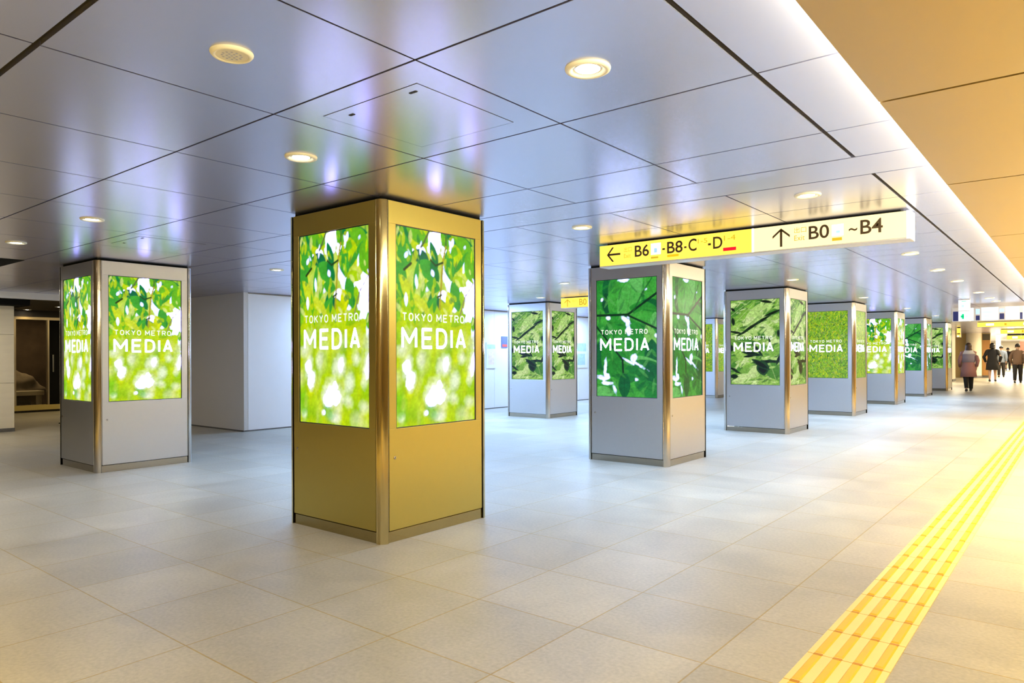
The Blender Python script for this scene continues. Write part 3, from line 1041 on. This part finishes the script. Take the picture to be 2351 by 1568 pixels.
def downlight(x, y, label, power=55, color=COOL):
    t = tag(empty('ceiling_downlight', (x, y, CEIL)), label, 'ceiling light', 'round recessed ceiling downlights')
    link('trim_ring', D['ring'], t)
    link('reflector', D['refl'], t)
    link('lamp_lens', D['bulb'], t)
    d = bpy.data.lights.new('downlight_beam', 'SPOT')
    d.energy = power
    d.color = color
    d.spot_size = math.radians(135)
    d.spot_blend = 0.8
    d.shadow_soft_size = 0.05
    o = bpy.data.objects.new('downlight_beam', d)
    COL.objects.link(o)
    o.parent = t
    o.location = (0, 0, -.03)
    return t


for x, y, lb, pw, *lc in (
        (-1.425, 2.21, 'largest glowing round downlight, above the open floor by the cove edge', 36, NEUTRAL),
        (-3.235, 2.22, 'glowing downlight in the ceiling just in front of the warm-lit kiosk', 24, NEUTRAL),
        (-5.925, 2.20, 'glowing downlight above the floor between warm-lit and silver lime kiosks', 95, NEUTRAL),
        (-7.66, 2.20, 'glowing downlight in front of the silver lime kiosk, by the black slot', 55, NEUTRAL),
        (-3.235, 4.92, 'downlight just past the warm-lit kiosk, left of the yellow exit sign', 120),
        (-7.68, 4.92, 'downlight above the white wall end behind the silver kiosk', 150),
        (-1.43, 4.89, 'downlight shining over the top of the yellow exit sign', 45, AMBER),
        (-5.94, 8.56, 'small downlight above the little rear exit sign', 406),
        (-1.435, 8.44, 'downlight beyond the right end of the yellow exit sign', 80, AMBER),
        (-3.22, 10.29, 'small downlight touching the top of the third walkway kiosk', 478),
        (-7.75, 10.41, 'small downlight at the top of the kiosk before the white wall', 478),
        (-1.45, 10.32, 'second downlight beyond the yellow exit sign along the cove', 100, AMBER),
        (-1.45, 12.06, 'third downlight beyond the yellow exit sign along the cove', 100, AMBER),
        (-1.43, 14.54, 'fourth downlight beyond the yellow exit sign along the cove', 110, AMBER),
        (-1.415, 16.15, 'fifth downlight beyond the exit sign, just before the blue signs', 110, AMBER),
        (-1.40, 17.2, 'farthest downlight, directly over the blue and white sign', 110, AMBER),
        (-3.23, 6.35, 'added downlight over the front of the dark green leaf kiosk, behind the yellow exit sign', 348),  # hidden lamp added to throw cool light on the kiosk front
        (-5.94, 4.92, 'downlight in the ceiling behind the warm-lit kiosk', 280),
        (-5.94, 12.7, 'tiny added downlight between the white wall kiosk and the dark green kiosk', 493),  # this and the following lamps added for cool light on kiosk fronts
        (-3.22, 14.4, 'tiny added downlight over the front of the grass screen kiosk', 580),
        (-3.22, 18.5, 'tiny added downlight over the front of the small lime leaf kiosk', 580),
        (-3.22, 22.6, 'tiny added downlight over the last but one kiosk of the walkway row', 580)):
    downlight(x, y, lb, pw, *lc)

for x, y, lb in ((-18.3, 5.46, 'small warm downlight in the passage ceiling nearer the cream pier'),
                 (-16.8, 5.60, 'small warm downlight in the passage ceiling next to the silver lime kiosk')):
    downlight(x, y, lb, 10, AMBER)

sp = tag(empty('ceiling_speaker', (-2.313, 1.308, CEIL)), 'round cream unlit speaker grille in the ceiling', 'speaker')
q = MB()
q.disc_ring(0, 0, [(.054, -.009), (.058, -.012), (.066, -.011), (.072, -.004), (.073, 0)], M['trim_ring'], 36)
q.build('rim', sp)
q = MB()
q.disc(0, 0, -.009, .055, M['trim_ring'])
for k in range(3):
    for j in range(6 * k or 1):
        a = 2 * PI * j / max(1, 6 * k)
        q.disc(.016 * k * math.cos(a), .016 * k * math.sin(a), -.0095, .0045, M['dull_steel'], 8)
q.build('grille', sp)


def hatch(x0, y0, x1, y1, label):
    t = tag(empty('ceiling_hatch', ((x0 + x1) / 2, (y0 + y1) / 2, CEIL)), label, 'access hatch', 'square access hatches in the ceiling')
    hx, hy = (x1 - x0) / 2, (y1 - y0) / 2
    q = MB()
    q.box(-hx + .003, -hy + .003, -.0012, hx - .003, hy - .003, .001, M['ceiling'])
    q.build('hatch_panel', t)
    q = MB()
    for a in ((-hx, -hy, hx, -hy + .003), (-hx, hy - .003, hx, hy), (-hx, -hy, -hx + .003, hy), (hx - .003, -hy, hx, hy)):
        q.box(a[0], a[1], -.0008, a[2], a[3], .001, M['joint'])
    q.build('hatch_gap', t)
    q = MB()
    q.box(-hx + .10, -hy + .06, -.003, -hx + .13, -hy + .075, 0, M['joint'])
    q.box(hx - .10, -hy + .05, -.003, hx - .06, -hy + .062, 0, M['joint'])
    q.build('latch', t)


hatch(-2.61, 1.905, -2.013, 2.503, 'square access hatch in the ceiling panel before the warm-lit kiosk')
hatch(-7.05, 2.78, -6.45, 3.38, 'square access hatch in the ceiling beside the silver lime kiosk')
sv = MB()
sv.box(-10.6, 2.44, CEIL - .004, -9.0, 2.66, CEIL + .002, M['black'])  # flat black slab standing in for the darkness inside a slot
tag(sv.build('dark_ceiling_slot'), 'long flat black slab painting the dark of a slot in the ceiling by the dim passage', 'recess')

# ------------------------------------------------------------------ exit signs


def arrow_left(b, x0, x1, z0, z1, y, m, w=.017):
    zc = (z0 + z1) / 2
    hx = (z1 - z0) / 2
    b.quad((x0 + w, y, zc - w * .55), (x1, y, zc - w * .55), (x1, y, zc + w * .55), (x0 + w, y, zc + w * .55), m)
    k = w * .78
    for s in (1, -1):
        v = [(x0, y, zc), (x0 + k * 1.5, y, zc), (x0 + hx * .95 + k, y, zc + s * hx), (x0 + hx * .95 - k * .5, y, zc + s * hx)]
        if s < 0:
            v = v[::-1]
        b.add(v, [(0, 1, 2, 3)], m)


def arrow_up(b, x0, x1, z0, z1, y, m, w=.017):
    xc = (x0 + x1) / 2
    hx = (x1 - x0) / 2
    b.quad((xc - w * .55, y, z0), (xc + w * .55, y, z0), (xc + w * .55, y, z1 - w), (xc - w * .55, y, z1 - w), m)
    k = w * .78
    for s in (1, -1):
        v = [(xc, y, z1), (xc, y, z1 - k * 1.5), (xc + s * hx, y, z1 - hx * .95 - k), (xc + s * hx, y, z1 - hx * .95 + k * .5)]
        if s > 0:
            v = v[::-1]
        b.add(v, [(0, 1, 2, 3)], m)


def rect(b, x0, x1, z0, z1, y, m):
    b.quad((x0, y, z0), (x1, y, z0), (x1, y, z1), (x0, y, z1), m)


SY = 5.81
sg = tag(empty('exit_sign', (0, SY, 0)), 'long backlit yellow exit direction sign hanging under the silver ceiling', 'sign')
q = MB()
q.box(-3.622, 0.004, 2.082, -0.985, 0.17, 2.288, M['sign_case'])
q.box(-3.55, 0.03, 2.288, -1.05, 0.14, CEIL, M['black'])
q.build('sign_housing', sg, .003)
q = MB()
q.box(-3.617, 0, 2.094, -2.147, .004, 2.286, M['sign_yellow'])
left_face = q.build('sign_face', sg)
q = MB()
q.box(-2.127, 0, 2.094, -1.010, .004, 2.286, M['sign_pale'])
right_face = q.build('sign_face', sg)
q = MB()
q.box(-2.146, -.001, 2.092, -2.128, .006, 2.288, M['sign_white'])
q.build('divider', sg)
q = MB()
q.box(-1.009, -.001, 2.084, -.983, .17, 2.289, M['sign_white'])
q.build('end_cap', sg)
L = -.0015
q = MB()
B_, O_ = M['sign_brown'], M['sign_ochre']
arrow_left(q, -3.537, -3.391, 2.127, 2.263, L, B_)
put_text(q, '出口', -3.352, -3.27, 2.205, 2.252, L, O_)
put_text(q, 'Exit', -3.352, -3.28, 2.150, 2.190, L, O_)
put_text(q, 'B6', -3.238, -3.092, 2.150, 2.257, L, B_, .013)
rect(q, -3.073, -2.973, 2.154, 2.258, L, M['sign_white'])
rect(q, -3.04, -3.01, 2.172, 2.212, L - .0005, M['sign_blue'])
put_text(q, '-', -2.958, -2.932, 2.188, 2.204, L, B_)
put_text(q, 'B8', -2.911, -2.761, 2.151, 2.257, L, B_, .013)
put_text(q, '-', -2.747, -2.724, 2.184, 2.200, L, B_)
put_text(q, 'C', -2.706, -2.630, 2.152, 2.260, L, B_, .013)
put_text(q, '1-5', -2.619, -2.532, 2.212, 2.252, L, O_)
put_text(q, '-', -2.526, -2.500, 2.186, 2.204, L, B_)
put_text(q, 'D', -2.480, -2.397, 2.152, 2.254, L, B_, .013)
put_text(q, '1-4', -2.383, -2.283, 2.211, 2.256, L, O_)
rect(q, -2.391, -2.278, 2.124, 2.152, L, M['sign_red'])
rect(q, -2.911, -2.799, 2.120, 2.141, L, M['sign_orange'])
rect(q, -3.072, -2.998, 2.120, 2.137, L, O_)
q.build('lettering', left_face)
q = MB()
arrow_up(q, -1.975, -1.837, 2.113, 2.262, L, B_)
put_text(q, '出口', -1.803, -1.711, 2.210, 2.256, L, O_)
put_text(q, 'Exit', -1.803, -1.722, 2.150, 2.192, L, O_)
put_text(q, 'B0', -1.692, -1.540, 2.148, 2.254, L, B_, .013)
rect(q, -1.520, -1.436, 2.156, 2.244, L, M['sign_white'])
rect(q, -1.490, -1.462, 2.176, 2.196, L - .0005, M['sign_blue'])
put_text(q, '~', -1.399, -1.339, 2.180, 2.204, L, B_, .013)
put_text(q, 'B4', -1.318, -1.164, 2.149, 2.257, L, B_, .013)
rect(q, -1.519, -1.447, 2.119, 2.143, L, O_)
q.build('lettering', right_face)

sg = tag(empty('exit_sign', (0, 10.7, 0)), 'small yellow exit sign hanging over the kiosk before the white wall', 'sign')
q = MB(); q.box(-7.505, .004, 2.108, -4.9, .17, 2.292, M['sign_case']); q.box(-7.45, .03, 2.292, -5.0, .14, CEIL, M['black']); q.build('sign_housing', sg, .003)
q = MB(); q.box(-7.50, 0, 2.114, -4.905, .004, 2.288, M['sign_yellow']); fc = q.build('sign_face', sg)
q = MB()
arrow_up(q, -7.42, -7.29, 2.13, 2.268, L, M['sign_ochre'])
put_text(q, '出口', -7.25, -7.16, 2.21, 2.255, L, M['sign_ochre'])
put_text(q, 'B0', -7.10, -6.94, 2.145, 2.262, L, M['sign_ochre'], .02)
q.build('lettering', fc)

# blue and white signs far along the walkway
sg = tag(empty('direction_sign', (0, 18.0, 0)), 'wide lit blue and white direction sign hung across the far walkway', 'sign')
q = MB(); q.box(-2.25, .004, 1.945, 1.2, .16, 2.235, M['sign_case']); q.build('sign_housing', sg)
for x0, x1, mk in ((-2.08, -1.86, 0), (-1.72, -1.42, 1), (-1.30, -1.06, 1), (-1.0, -.2, 0), (-.1, 1.1, 0)):
    q = MB(); q.box(x0, 0, 1.955, x1, .004, 2.225, M['sign_cool']); p = q.build('lit_panel', sg)
    q = MB()
    rect(q, x0 + .02, x0 + (x1 - x0) * .75, 2.120, 2.132, L, M['sign_blue'])
    rect(q, x0 + .05, x0 + (x1 - x0) * .62, 2.040, 2.052, L, M['sign_blue'])
    rect(q, x0 + .03, x0 + (x1 - x0) * .85, 1.975, 1.985, L, M['sign_blue'])
    q.build('legend', p)
for x0, x1, z0, z1, m in ((-2.235, -2.10, 1.955, 2.16, 'sign_navy'), (-1.82, -1.75, 1.96, 2.06, 'sign_navy'), (-1.82, -1.75, 2.09, 2.20, 'sign_blue'), (-1.40, -1.32, 1.97, 2.09, 'sign_navy'), (-1.40, -1.32, 2.12, 2.19, 'sign_blue'), (-1.05, -1.01, 1.96, 2.10, 'sign_navy')):
    q = MB(); q.box(x0, 0, z0, x1, .004, z1, M[m]); q.build('symbol_panel', sg)
sg = tag(empty('box_sign', (0, 16.2, 0)), 'narrow white box sign with a green symbol hanging before the blue sign', 'sign')
q = MB(); q.box(-1.925, .002, 1.875, -1.735, .12, 2.30, M['sign_case']); q.build('sign_housing', sg)
q = MB(); q.box(-1.92, 0, 1.88, -1.74, .003, 2.07, M['sign_cool']); lo = q.build('lit_panel', sg)
q = MB(); q.box(-1.92, 0, 2.085, -1.74, .003, 2.285, M['sign_cool']); hi = q.build('lit_panel', sg)
q = MB()
rect(q, -1.885, -1.83, 1.95, 1.99, L, M['sign_green']); rect(q, -1.865, -1.83, 1.92, 2.02, L, M['sign_green']); rect(q, -1.80, -1.77, 1.95, 1.99, L, M['sign_blue'])
q.build('symbol', lo)
q = MB(); rect(q, -1.87, -1.83, 2.15, 2.20, L, M['sign_blue']); rect(q, -1.87, -1.79, 2.262, 2.272, L, M['sign_green']); q.build('symbol', hi)

# yellow guide signs at the far end
for (yy, x0, x1, z0, z1, lb) in ((28.0, -2.80, 0.2, 2.12, 2.29, 'far yellow guide sign hanging just below the blue sign'),
                                 (37.0, -2.85, -0.3, 2.10, 2.285, 'farthest yellow guide sign above the people'),
                                 (45.0, -3.2, -0.8, 1.98, 2.19, 'lowest and smallest yellow guide sign, hanging at the far end'),
                                 (33.0, -3.985, -3.84, 1.90, 2.27, 'small upright yellow sign at the end of the kiosk row')):
    sg = tag(empty('guide_sign', (0, yy, 0)), lb, 'sign')
    q = MB(); q.box(x0, .004, z0, x1, .15, z1, M['sign_case']); q.box(x0 + .03, .04, z1, x1 - .03, .1, CEIL, M['black']); q.build('sign_housing', sg)
    q = MB(); q.box(x0 + .01, 0, z0 + .01, x1 - .01, .004, z1 - .01, M['sign_yellow']); fc = q.build('sign_face', sg)
    q = MB()
    if x1 - x0 > 1:
        for k in range(5):
            a = x0 + .25 + k * .5
            rect(q, a, a + (.06 if k % 2 else .22), z0 + .05, z1 - .05, L, M['sign_ochre'] if k % 2 else M['sign_white'])
    else:
        rect(q, x0 + .02, x1 - .02, z0 + .12, z0 + .16, L, M['sign_brown'])
        rect(q, x0 + .02, x1 - .05, z0 + .02, z0 + .07, L, M['sign_white'])
    q.build('legend', fc)

# ------------------------------------------------------------------ posters on the white wall
for (yy, y1, z0, z1, kind, lb) in ((12.93, 13.15, 1.43, 1.70, 'box', 'small dark blue and red notice on the white wall beside a kiosk'),
                                   (12.38, 12.72, 0.95, 1.55, 'pink', 'pale pink and blue poster on the white wall'),
                                   (16.05, 16.65, 0.90, 1.62, 'blue', 'pale blue poster on the white wall past the kiosk')):
    po = tag(empty('wall_poster', (-10.795, yy, 0)), lb, 'poster')
    q = MB(); q.box(0, 0, z0, .012, y1 - yy, z1, M['paper'] if kind != 'box' else M['navy']); q.build('sheet', po)
    q = MB()
    w = y1 - yy
    if kind == 'box':
        q.box(.012, .02, z0 + .02, .014, w - .02, z0 + .08, M['red'])
    else:
        q.box(.012, .06 * w, z0 + .45, .0135, .9 * w, z1 - .05, M['paper_blue'])
        q.box(.012, .2 * w, z0 + .08, .0135, .8 * w, z0 + .38, M['paper_pink'] if kind == 'pink' else M['paper_blue'])
    q.build('print', po)

# ------------------------------------------------------------------ far end of the concourse
fc = MB()
fc.box(-5.7, 37.2, 0.05, -4.66, 38.2, CEIL, M['cream'])
fc.box(-5.72, 37.18, 0, -4.64, 38.22, 0.10, M['base_dark'])
struct('column_2', fc, 'cream square column beyond the last kiosk', 'column')
fc = MB()
fc.disc_ring(-4.5, 43.6, [(.34, 0.12), (.34, CEIL)], M['cream'], 40)
fc.disc_ring(-4.5, 43.6, [(.36, 0.0), (.36, 0.12), (.34, .12)], M['base_dark'], 40)
struct('column_3', fc, 'round cream column behind the woman in pink', 'column')
fw = MB()
fw.box(-10.8, 44.0, 0, -3.82, 44.2, CEIL, M['wall_tan'])
struct('wall_end', fw)
d2 = empty('door_2', (-4.16, 43.97, 0))
d2['kind'] = 'structure'
q = MB(); q.box(0, 0, .12, .33, .03, 1.95, M['brown']); q.box(0, 0, 1.95, .33, .03, 2.27, M['wall_dark']); q.build('door_leaf', d2)
q = MB(); q.box(0, -.01, 0, .34, .03, .12, M['base_dark']); q.build('kick_plate', d2)
fc = MB()
fc.box(-3.75, 46.0, 0, -3.55, 46.3, CEIL, M['wall_white'])
struct('column_4', fc, 'slim white pillar beside the brown door at the far end', 'pillar')
bn = tag(empty('red_banner', (-2.02, 43.0, 0)), 'red banner hanging above the man in brown', 'banner')
q = MB(); q.box(-.50, 0, 1.27, -.12, .02, 1.86, M['red']); q.build('cloth', bn)
q = MB(); q.box(-.52, -.01, 1.85, -.10, .03, 1.88, M['dull_steel']); q.tube([(-.45, .01, 1.88), (-.45, .01, CEIL)], .006, M['dull_steel'], 6); q.tube([(-.17, .01, 1.88), (-.17, .01, CEIL)], .006, M['dull_steel'], 6); q.build('hanger', bn)


# ------------------------------------------------------------------ people
def skin_mesh(name, verts, edges, radii, m, sub=1):
    me = bpy.data.meshes.new(name)
    me.from_pydata(verts, edges, [])
    o = bpy.data.objects.new(name, me)
    COL.objects.link(o)
    s = o.modifiers.new('skin', 'SKIN')
    s.use_smooth_shade = True
    sv_ = me.skin_vertices[0].data
    for i, r in enumerate(radii):
        rr = r if isinstance(r, tuple) else (r, r)
        sv_[i].radius = rr
        sv_[i].use_root = (i == 0)
    ss = o.modifiers.new('sub', 'SUBSURF')
    ss.levels = sub
    ss.render_levels = sub
    dg = bpy.context.evaluated_depsgraph_get()
    out = bpy.data.meshes.new_from_object(o.evaluated_get(dg))
    bpy.data.objects.remove(o)
    out.materials.clear()
    out.materials.append(m)
    for p in out.polygons:
        p.use_smooth = True
    return out


def ell(cx, cy, z, rx, ry, n=20):
    return [(cx + rx * math.cos(2 * PI * k / n), cy + ry * math.sin(2 * PI * k / n), z) for k in range(n)]


def person(x, y, h, rz, label, top, bottom, hair, stride=0.16, long_coat=None, scarf=None, hairlen=0.0, elbow=0.0):
    """a walking figure seen from behind, facing +Y before the turn rz; all lengths are shares of the height h"""
    t = tag(empty('person', (x, y, 0), rz), label, 'person')
    S = lambda p: (p[0] * h, p[1] * h, p[2] * h)
    hip, knee = .52, .285
    V, E, R = [], [], []

    def add(p, r, prev=None):
        V.append(S(p)); R.append((r[0] * h, r[1] * h) if isinstance(r, tuple) else r * h)
        if prev is not None:
            E.append((prev, len(V) - 1))
        return len(V) - 1
    pel = add((0, 0, .53), (.085, .062))
    wa = add((0, 0, .61), (.074, .055), pel)
    ch = add((0, -.005, .73), (.088, .062), wa)
    sh = add((0, -.005, .80), (.062, .045), ch)
    nk = add((0, 0, .845), .032, sh)
    hd0 = add((0, .008, .885), (.040, .045), nk)
    hd1 = add((0, .008, .935), (.046, .056), hd0)
    add((0, .002, .975), (.032, .040), hd1)
    joints = {}
    for s in (-1, 1):
        f = stride * s
        hp = add((.052 * s, 0, .50), .056, pel)
        kn = add((.054 * s, f * .55 + .015, knee), .040, hp)
        an = add((.055 * s, f * 1.0 - (.03 if s < 0 else 0), .045 + (.02 if f < 0 else 0)), .024, kn)
        add((.058 * s, f * 1.0 + .065, .018 + (.004 if f < 0 else 0)), (.022, .014), an)
        a1 = add((.105 * s, -.005, .790), .033, sh)
        el = add((.135 * s + elbow * s, -.03 - f * .25, .635), .021, a1)
        wr = add((.130 * s + elbow * .5 * s, .03 - f * .55, .515), .018, el)
        pa = add((.128 * s + elbow * .4 * s, .036 - f * .6, .480), (.014, .020), wr)
        for j in range(4):
            kx = add((.128 * s + elbow * .4 * s, .014 - f * .6 + .012 * j, .448), .0052, pa)
            add((.124 * s + elbow * .4 * s, .016 - f * .6 + .012 * j, .425 + .004 * abs(j - 1.5)), .0045, kx)
        th = add((.118 * s + elbow * .4 * s, .060 - f * .6, .462), .0055, pa)
        add((.115 * s + elbow * .4 * s, .066 - f * .6, .440), .005, th)
        joints[s] = dict(hp=V[hp], kn=V[kn], an=V[an], a1=V[a1], el=V[el], wr=V[wr])
    body = link('body', skin_mesh('body', V, E, R, M['skin'], 1), t)
    # hair
    q = MB()
    rings = []
    for k in range(9):
        a = PI * k / 8 * .62
        z = .945 + .066 * math.cos(a)
        r = max(.004, math.sin(a))
        rings.append(ell(0, -.008 * h, z * h, .058 * h * r, .070 * h * r))
    if hairlen:
        for dz, g in ((.03, 1.02), (.06, 1.10), (hairlen, 1.0)):
            rings.append(ell(0, -.018 * h, (.920 - dz) * h, .058 * h * g, .052 * h * g))
    q.loft(rings, hair)
    q.build('hair', t)
    # face details, turned away from the camera
    q = MB()
    q.tube([(0, .062 * h, .925 * h), (0, .074 * h, .905 * h)], [.006 * h, .009 * h], M['skin'], 8)
    q.build('nose', body)
    for s in (-1, 1):
        q = MB(); q.tube([(.052 * h * s, .004 * h, .925 * h), (.054 * h * s, -.002 * h, .895 * h)], [.011 * h, .007 * h], M['skin'], 8); q.build('ear', body)
        q = MB(); q.disc_ring(.018 * h * s, .058 * h, [(.001, .938 * h), (.006 * h, .935 * h), (.006 * h, .931 * h), (.001, .928 * h)], M['c_black'], 8); q.build('eye', body)
        j = joints[s]
        q = MB()
        q.tube([(j['an'][0], j['an'][1] - .03 * h, .022 * h), (j['an'][0], j['an'][1], .03 * h), (j['an'][0], j['an'][1] + .05 * h, .02 * h), (j['an'][0], j['an'][1] + .09 * h, .014 * h)], [.018 * h, .028 * h, .025 * h, .014 * h], M['leather'], 10)
        q.build('shoe', t)
    # legs clothing
    if bottom is not None:
        q = MB()
        for s in (-1, 1):
            j = joints[s]
            up = (j['hp'][0], j['hp'][1], j['hp'][2] + .03 * h)
            q.tube([up, j['hp'], j['kn'], (j['an'][0], j['an'][1], j['an'][2] + .005 * h)], [.064 * h, .064 * h, .048 * h, .036 * h], bottom, 12)
        q.loft([ell(0, 0, z * h, a * h, b * h) for z, a, b in ((.47, .10, .07), (.53, .106, .075), (.60, .092, .066))], bottom)
        q.build('trousers', t)
    # jacket, coat and sleeves
    q = MB()
    if long_coat:
        prof = ((long_coat, .150, .120), (.46, .134, .104), (.55, .118, .088), (.62, .104, .076), (.72, .118, .084), (.79, .116, .074), (.822, .086, .062), (.845, .050, .050), (.858, .040, .042))
    else:
        prof = ((.47, .112, .082), (.55, .110, .080), (.62, .102, .074), (.72, .117, .082), (.79, .115, .072), (.822, .084, .060), (.842, .048, .048), (.855, .040, .042))
    q.loft([ell(0, -.004 * h, z * h, a * h, b * h) for z, a, b in prof], top)
    for s in (-1, 1):
        j = joints[s]
        mid = tuple(a * .55 + b * .45 for a, b in zip(j['a1'], j['el']))
        q.tube([(j['a1'][0] * .45, j['a1'][1], j['a1'][2] + .008 * h), (j['a1'][0] * .85, j['a1'][1], j['a1'][2] + .004 * h), j['a1'], mid, j['el'], j['wr']], [.040 * h, .047 * h, .050 * h, .046 * h, .039 * h, .030 * h], top, 14)
    q.build('coat' if long_coat else 'jacket', t)
    if scarf:
        q = MB()
        q.loft([ell(0, -.006 * h, z * h, a * h, b * h) for z, a, b in ((.770, .130, .086), (.80, .124, .086), (.838, .080, .070), (.862, .054, .057))], scarf)
        q.build('scarf', t)
    return t


pk = person(-3.03, 27.9, 1.60, .25, 'woman in a mauve and pink coat walking away past the last kiosk', M['c_pink'], M['c_black'], M['hair_brown'], .10, .30, M['c_scarf'], .075, .02)
q = MB()
q.loft([ell(0, -.006 * 1.6, z * 1.6, a * 1.6, b * 1.6) for z, a, b in ((.60, .118, .090), (.70, .128, .092), (.785, .124, .082))], M['c_mauve'])
q.build('cape', pk)
person(-3.24, 38.2, 1.72, 0, 'person in a black flared coat with bare legs walking away', M['c_black'], None, M['hair'], .06, .30, None, .03, .05)
person(-3.46, 45.3, 1.66, 0, 'person in pale blue top and black trousers beyond the black coat', M['c_blue'], M['c_black'], M['hair'], .08, None, None, 0, 0)
person(-4.48, 64.0, 1.68, 0, 'farthest person, dressed in black, at the end of the walkway', M['c_black'], M['c_black'], M['hair'], .14, None, None, 0, .04)
person(-2.24, 36.9, 1.66, 0, 'man in a brown jacket and black trousers walking away', M['c_brown'], M['c_black'], M['hair'], .08, None, None, 0, .02)
person(-1.95, 39.5, 1.62, 0, 'person in black clothes at the picture edge beside the brown jacket', M['c_black'], M['c_black'], M['hair'], .10, None, None, 0, .02)
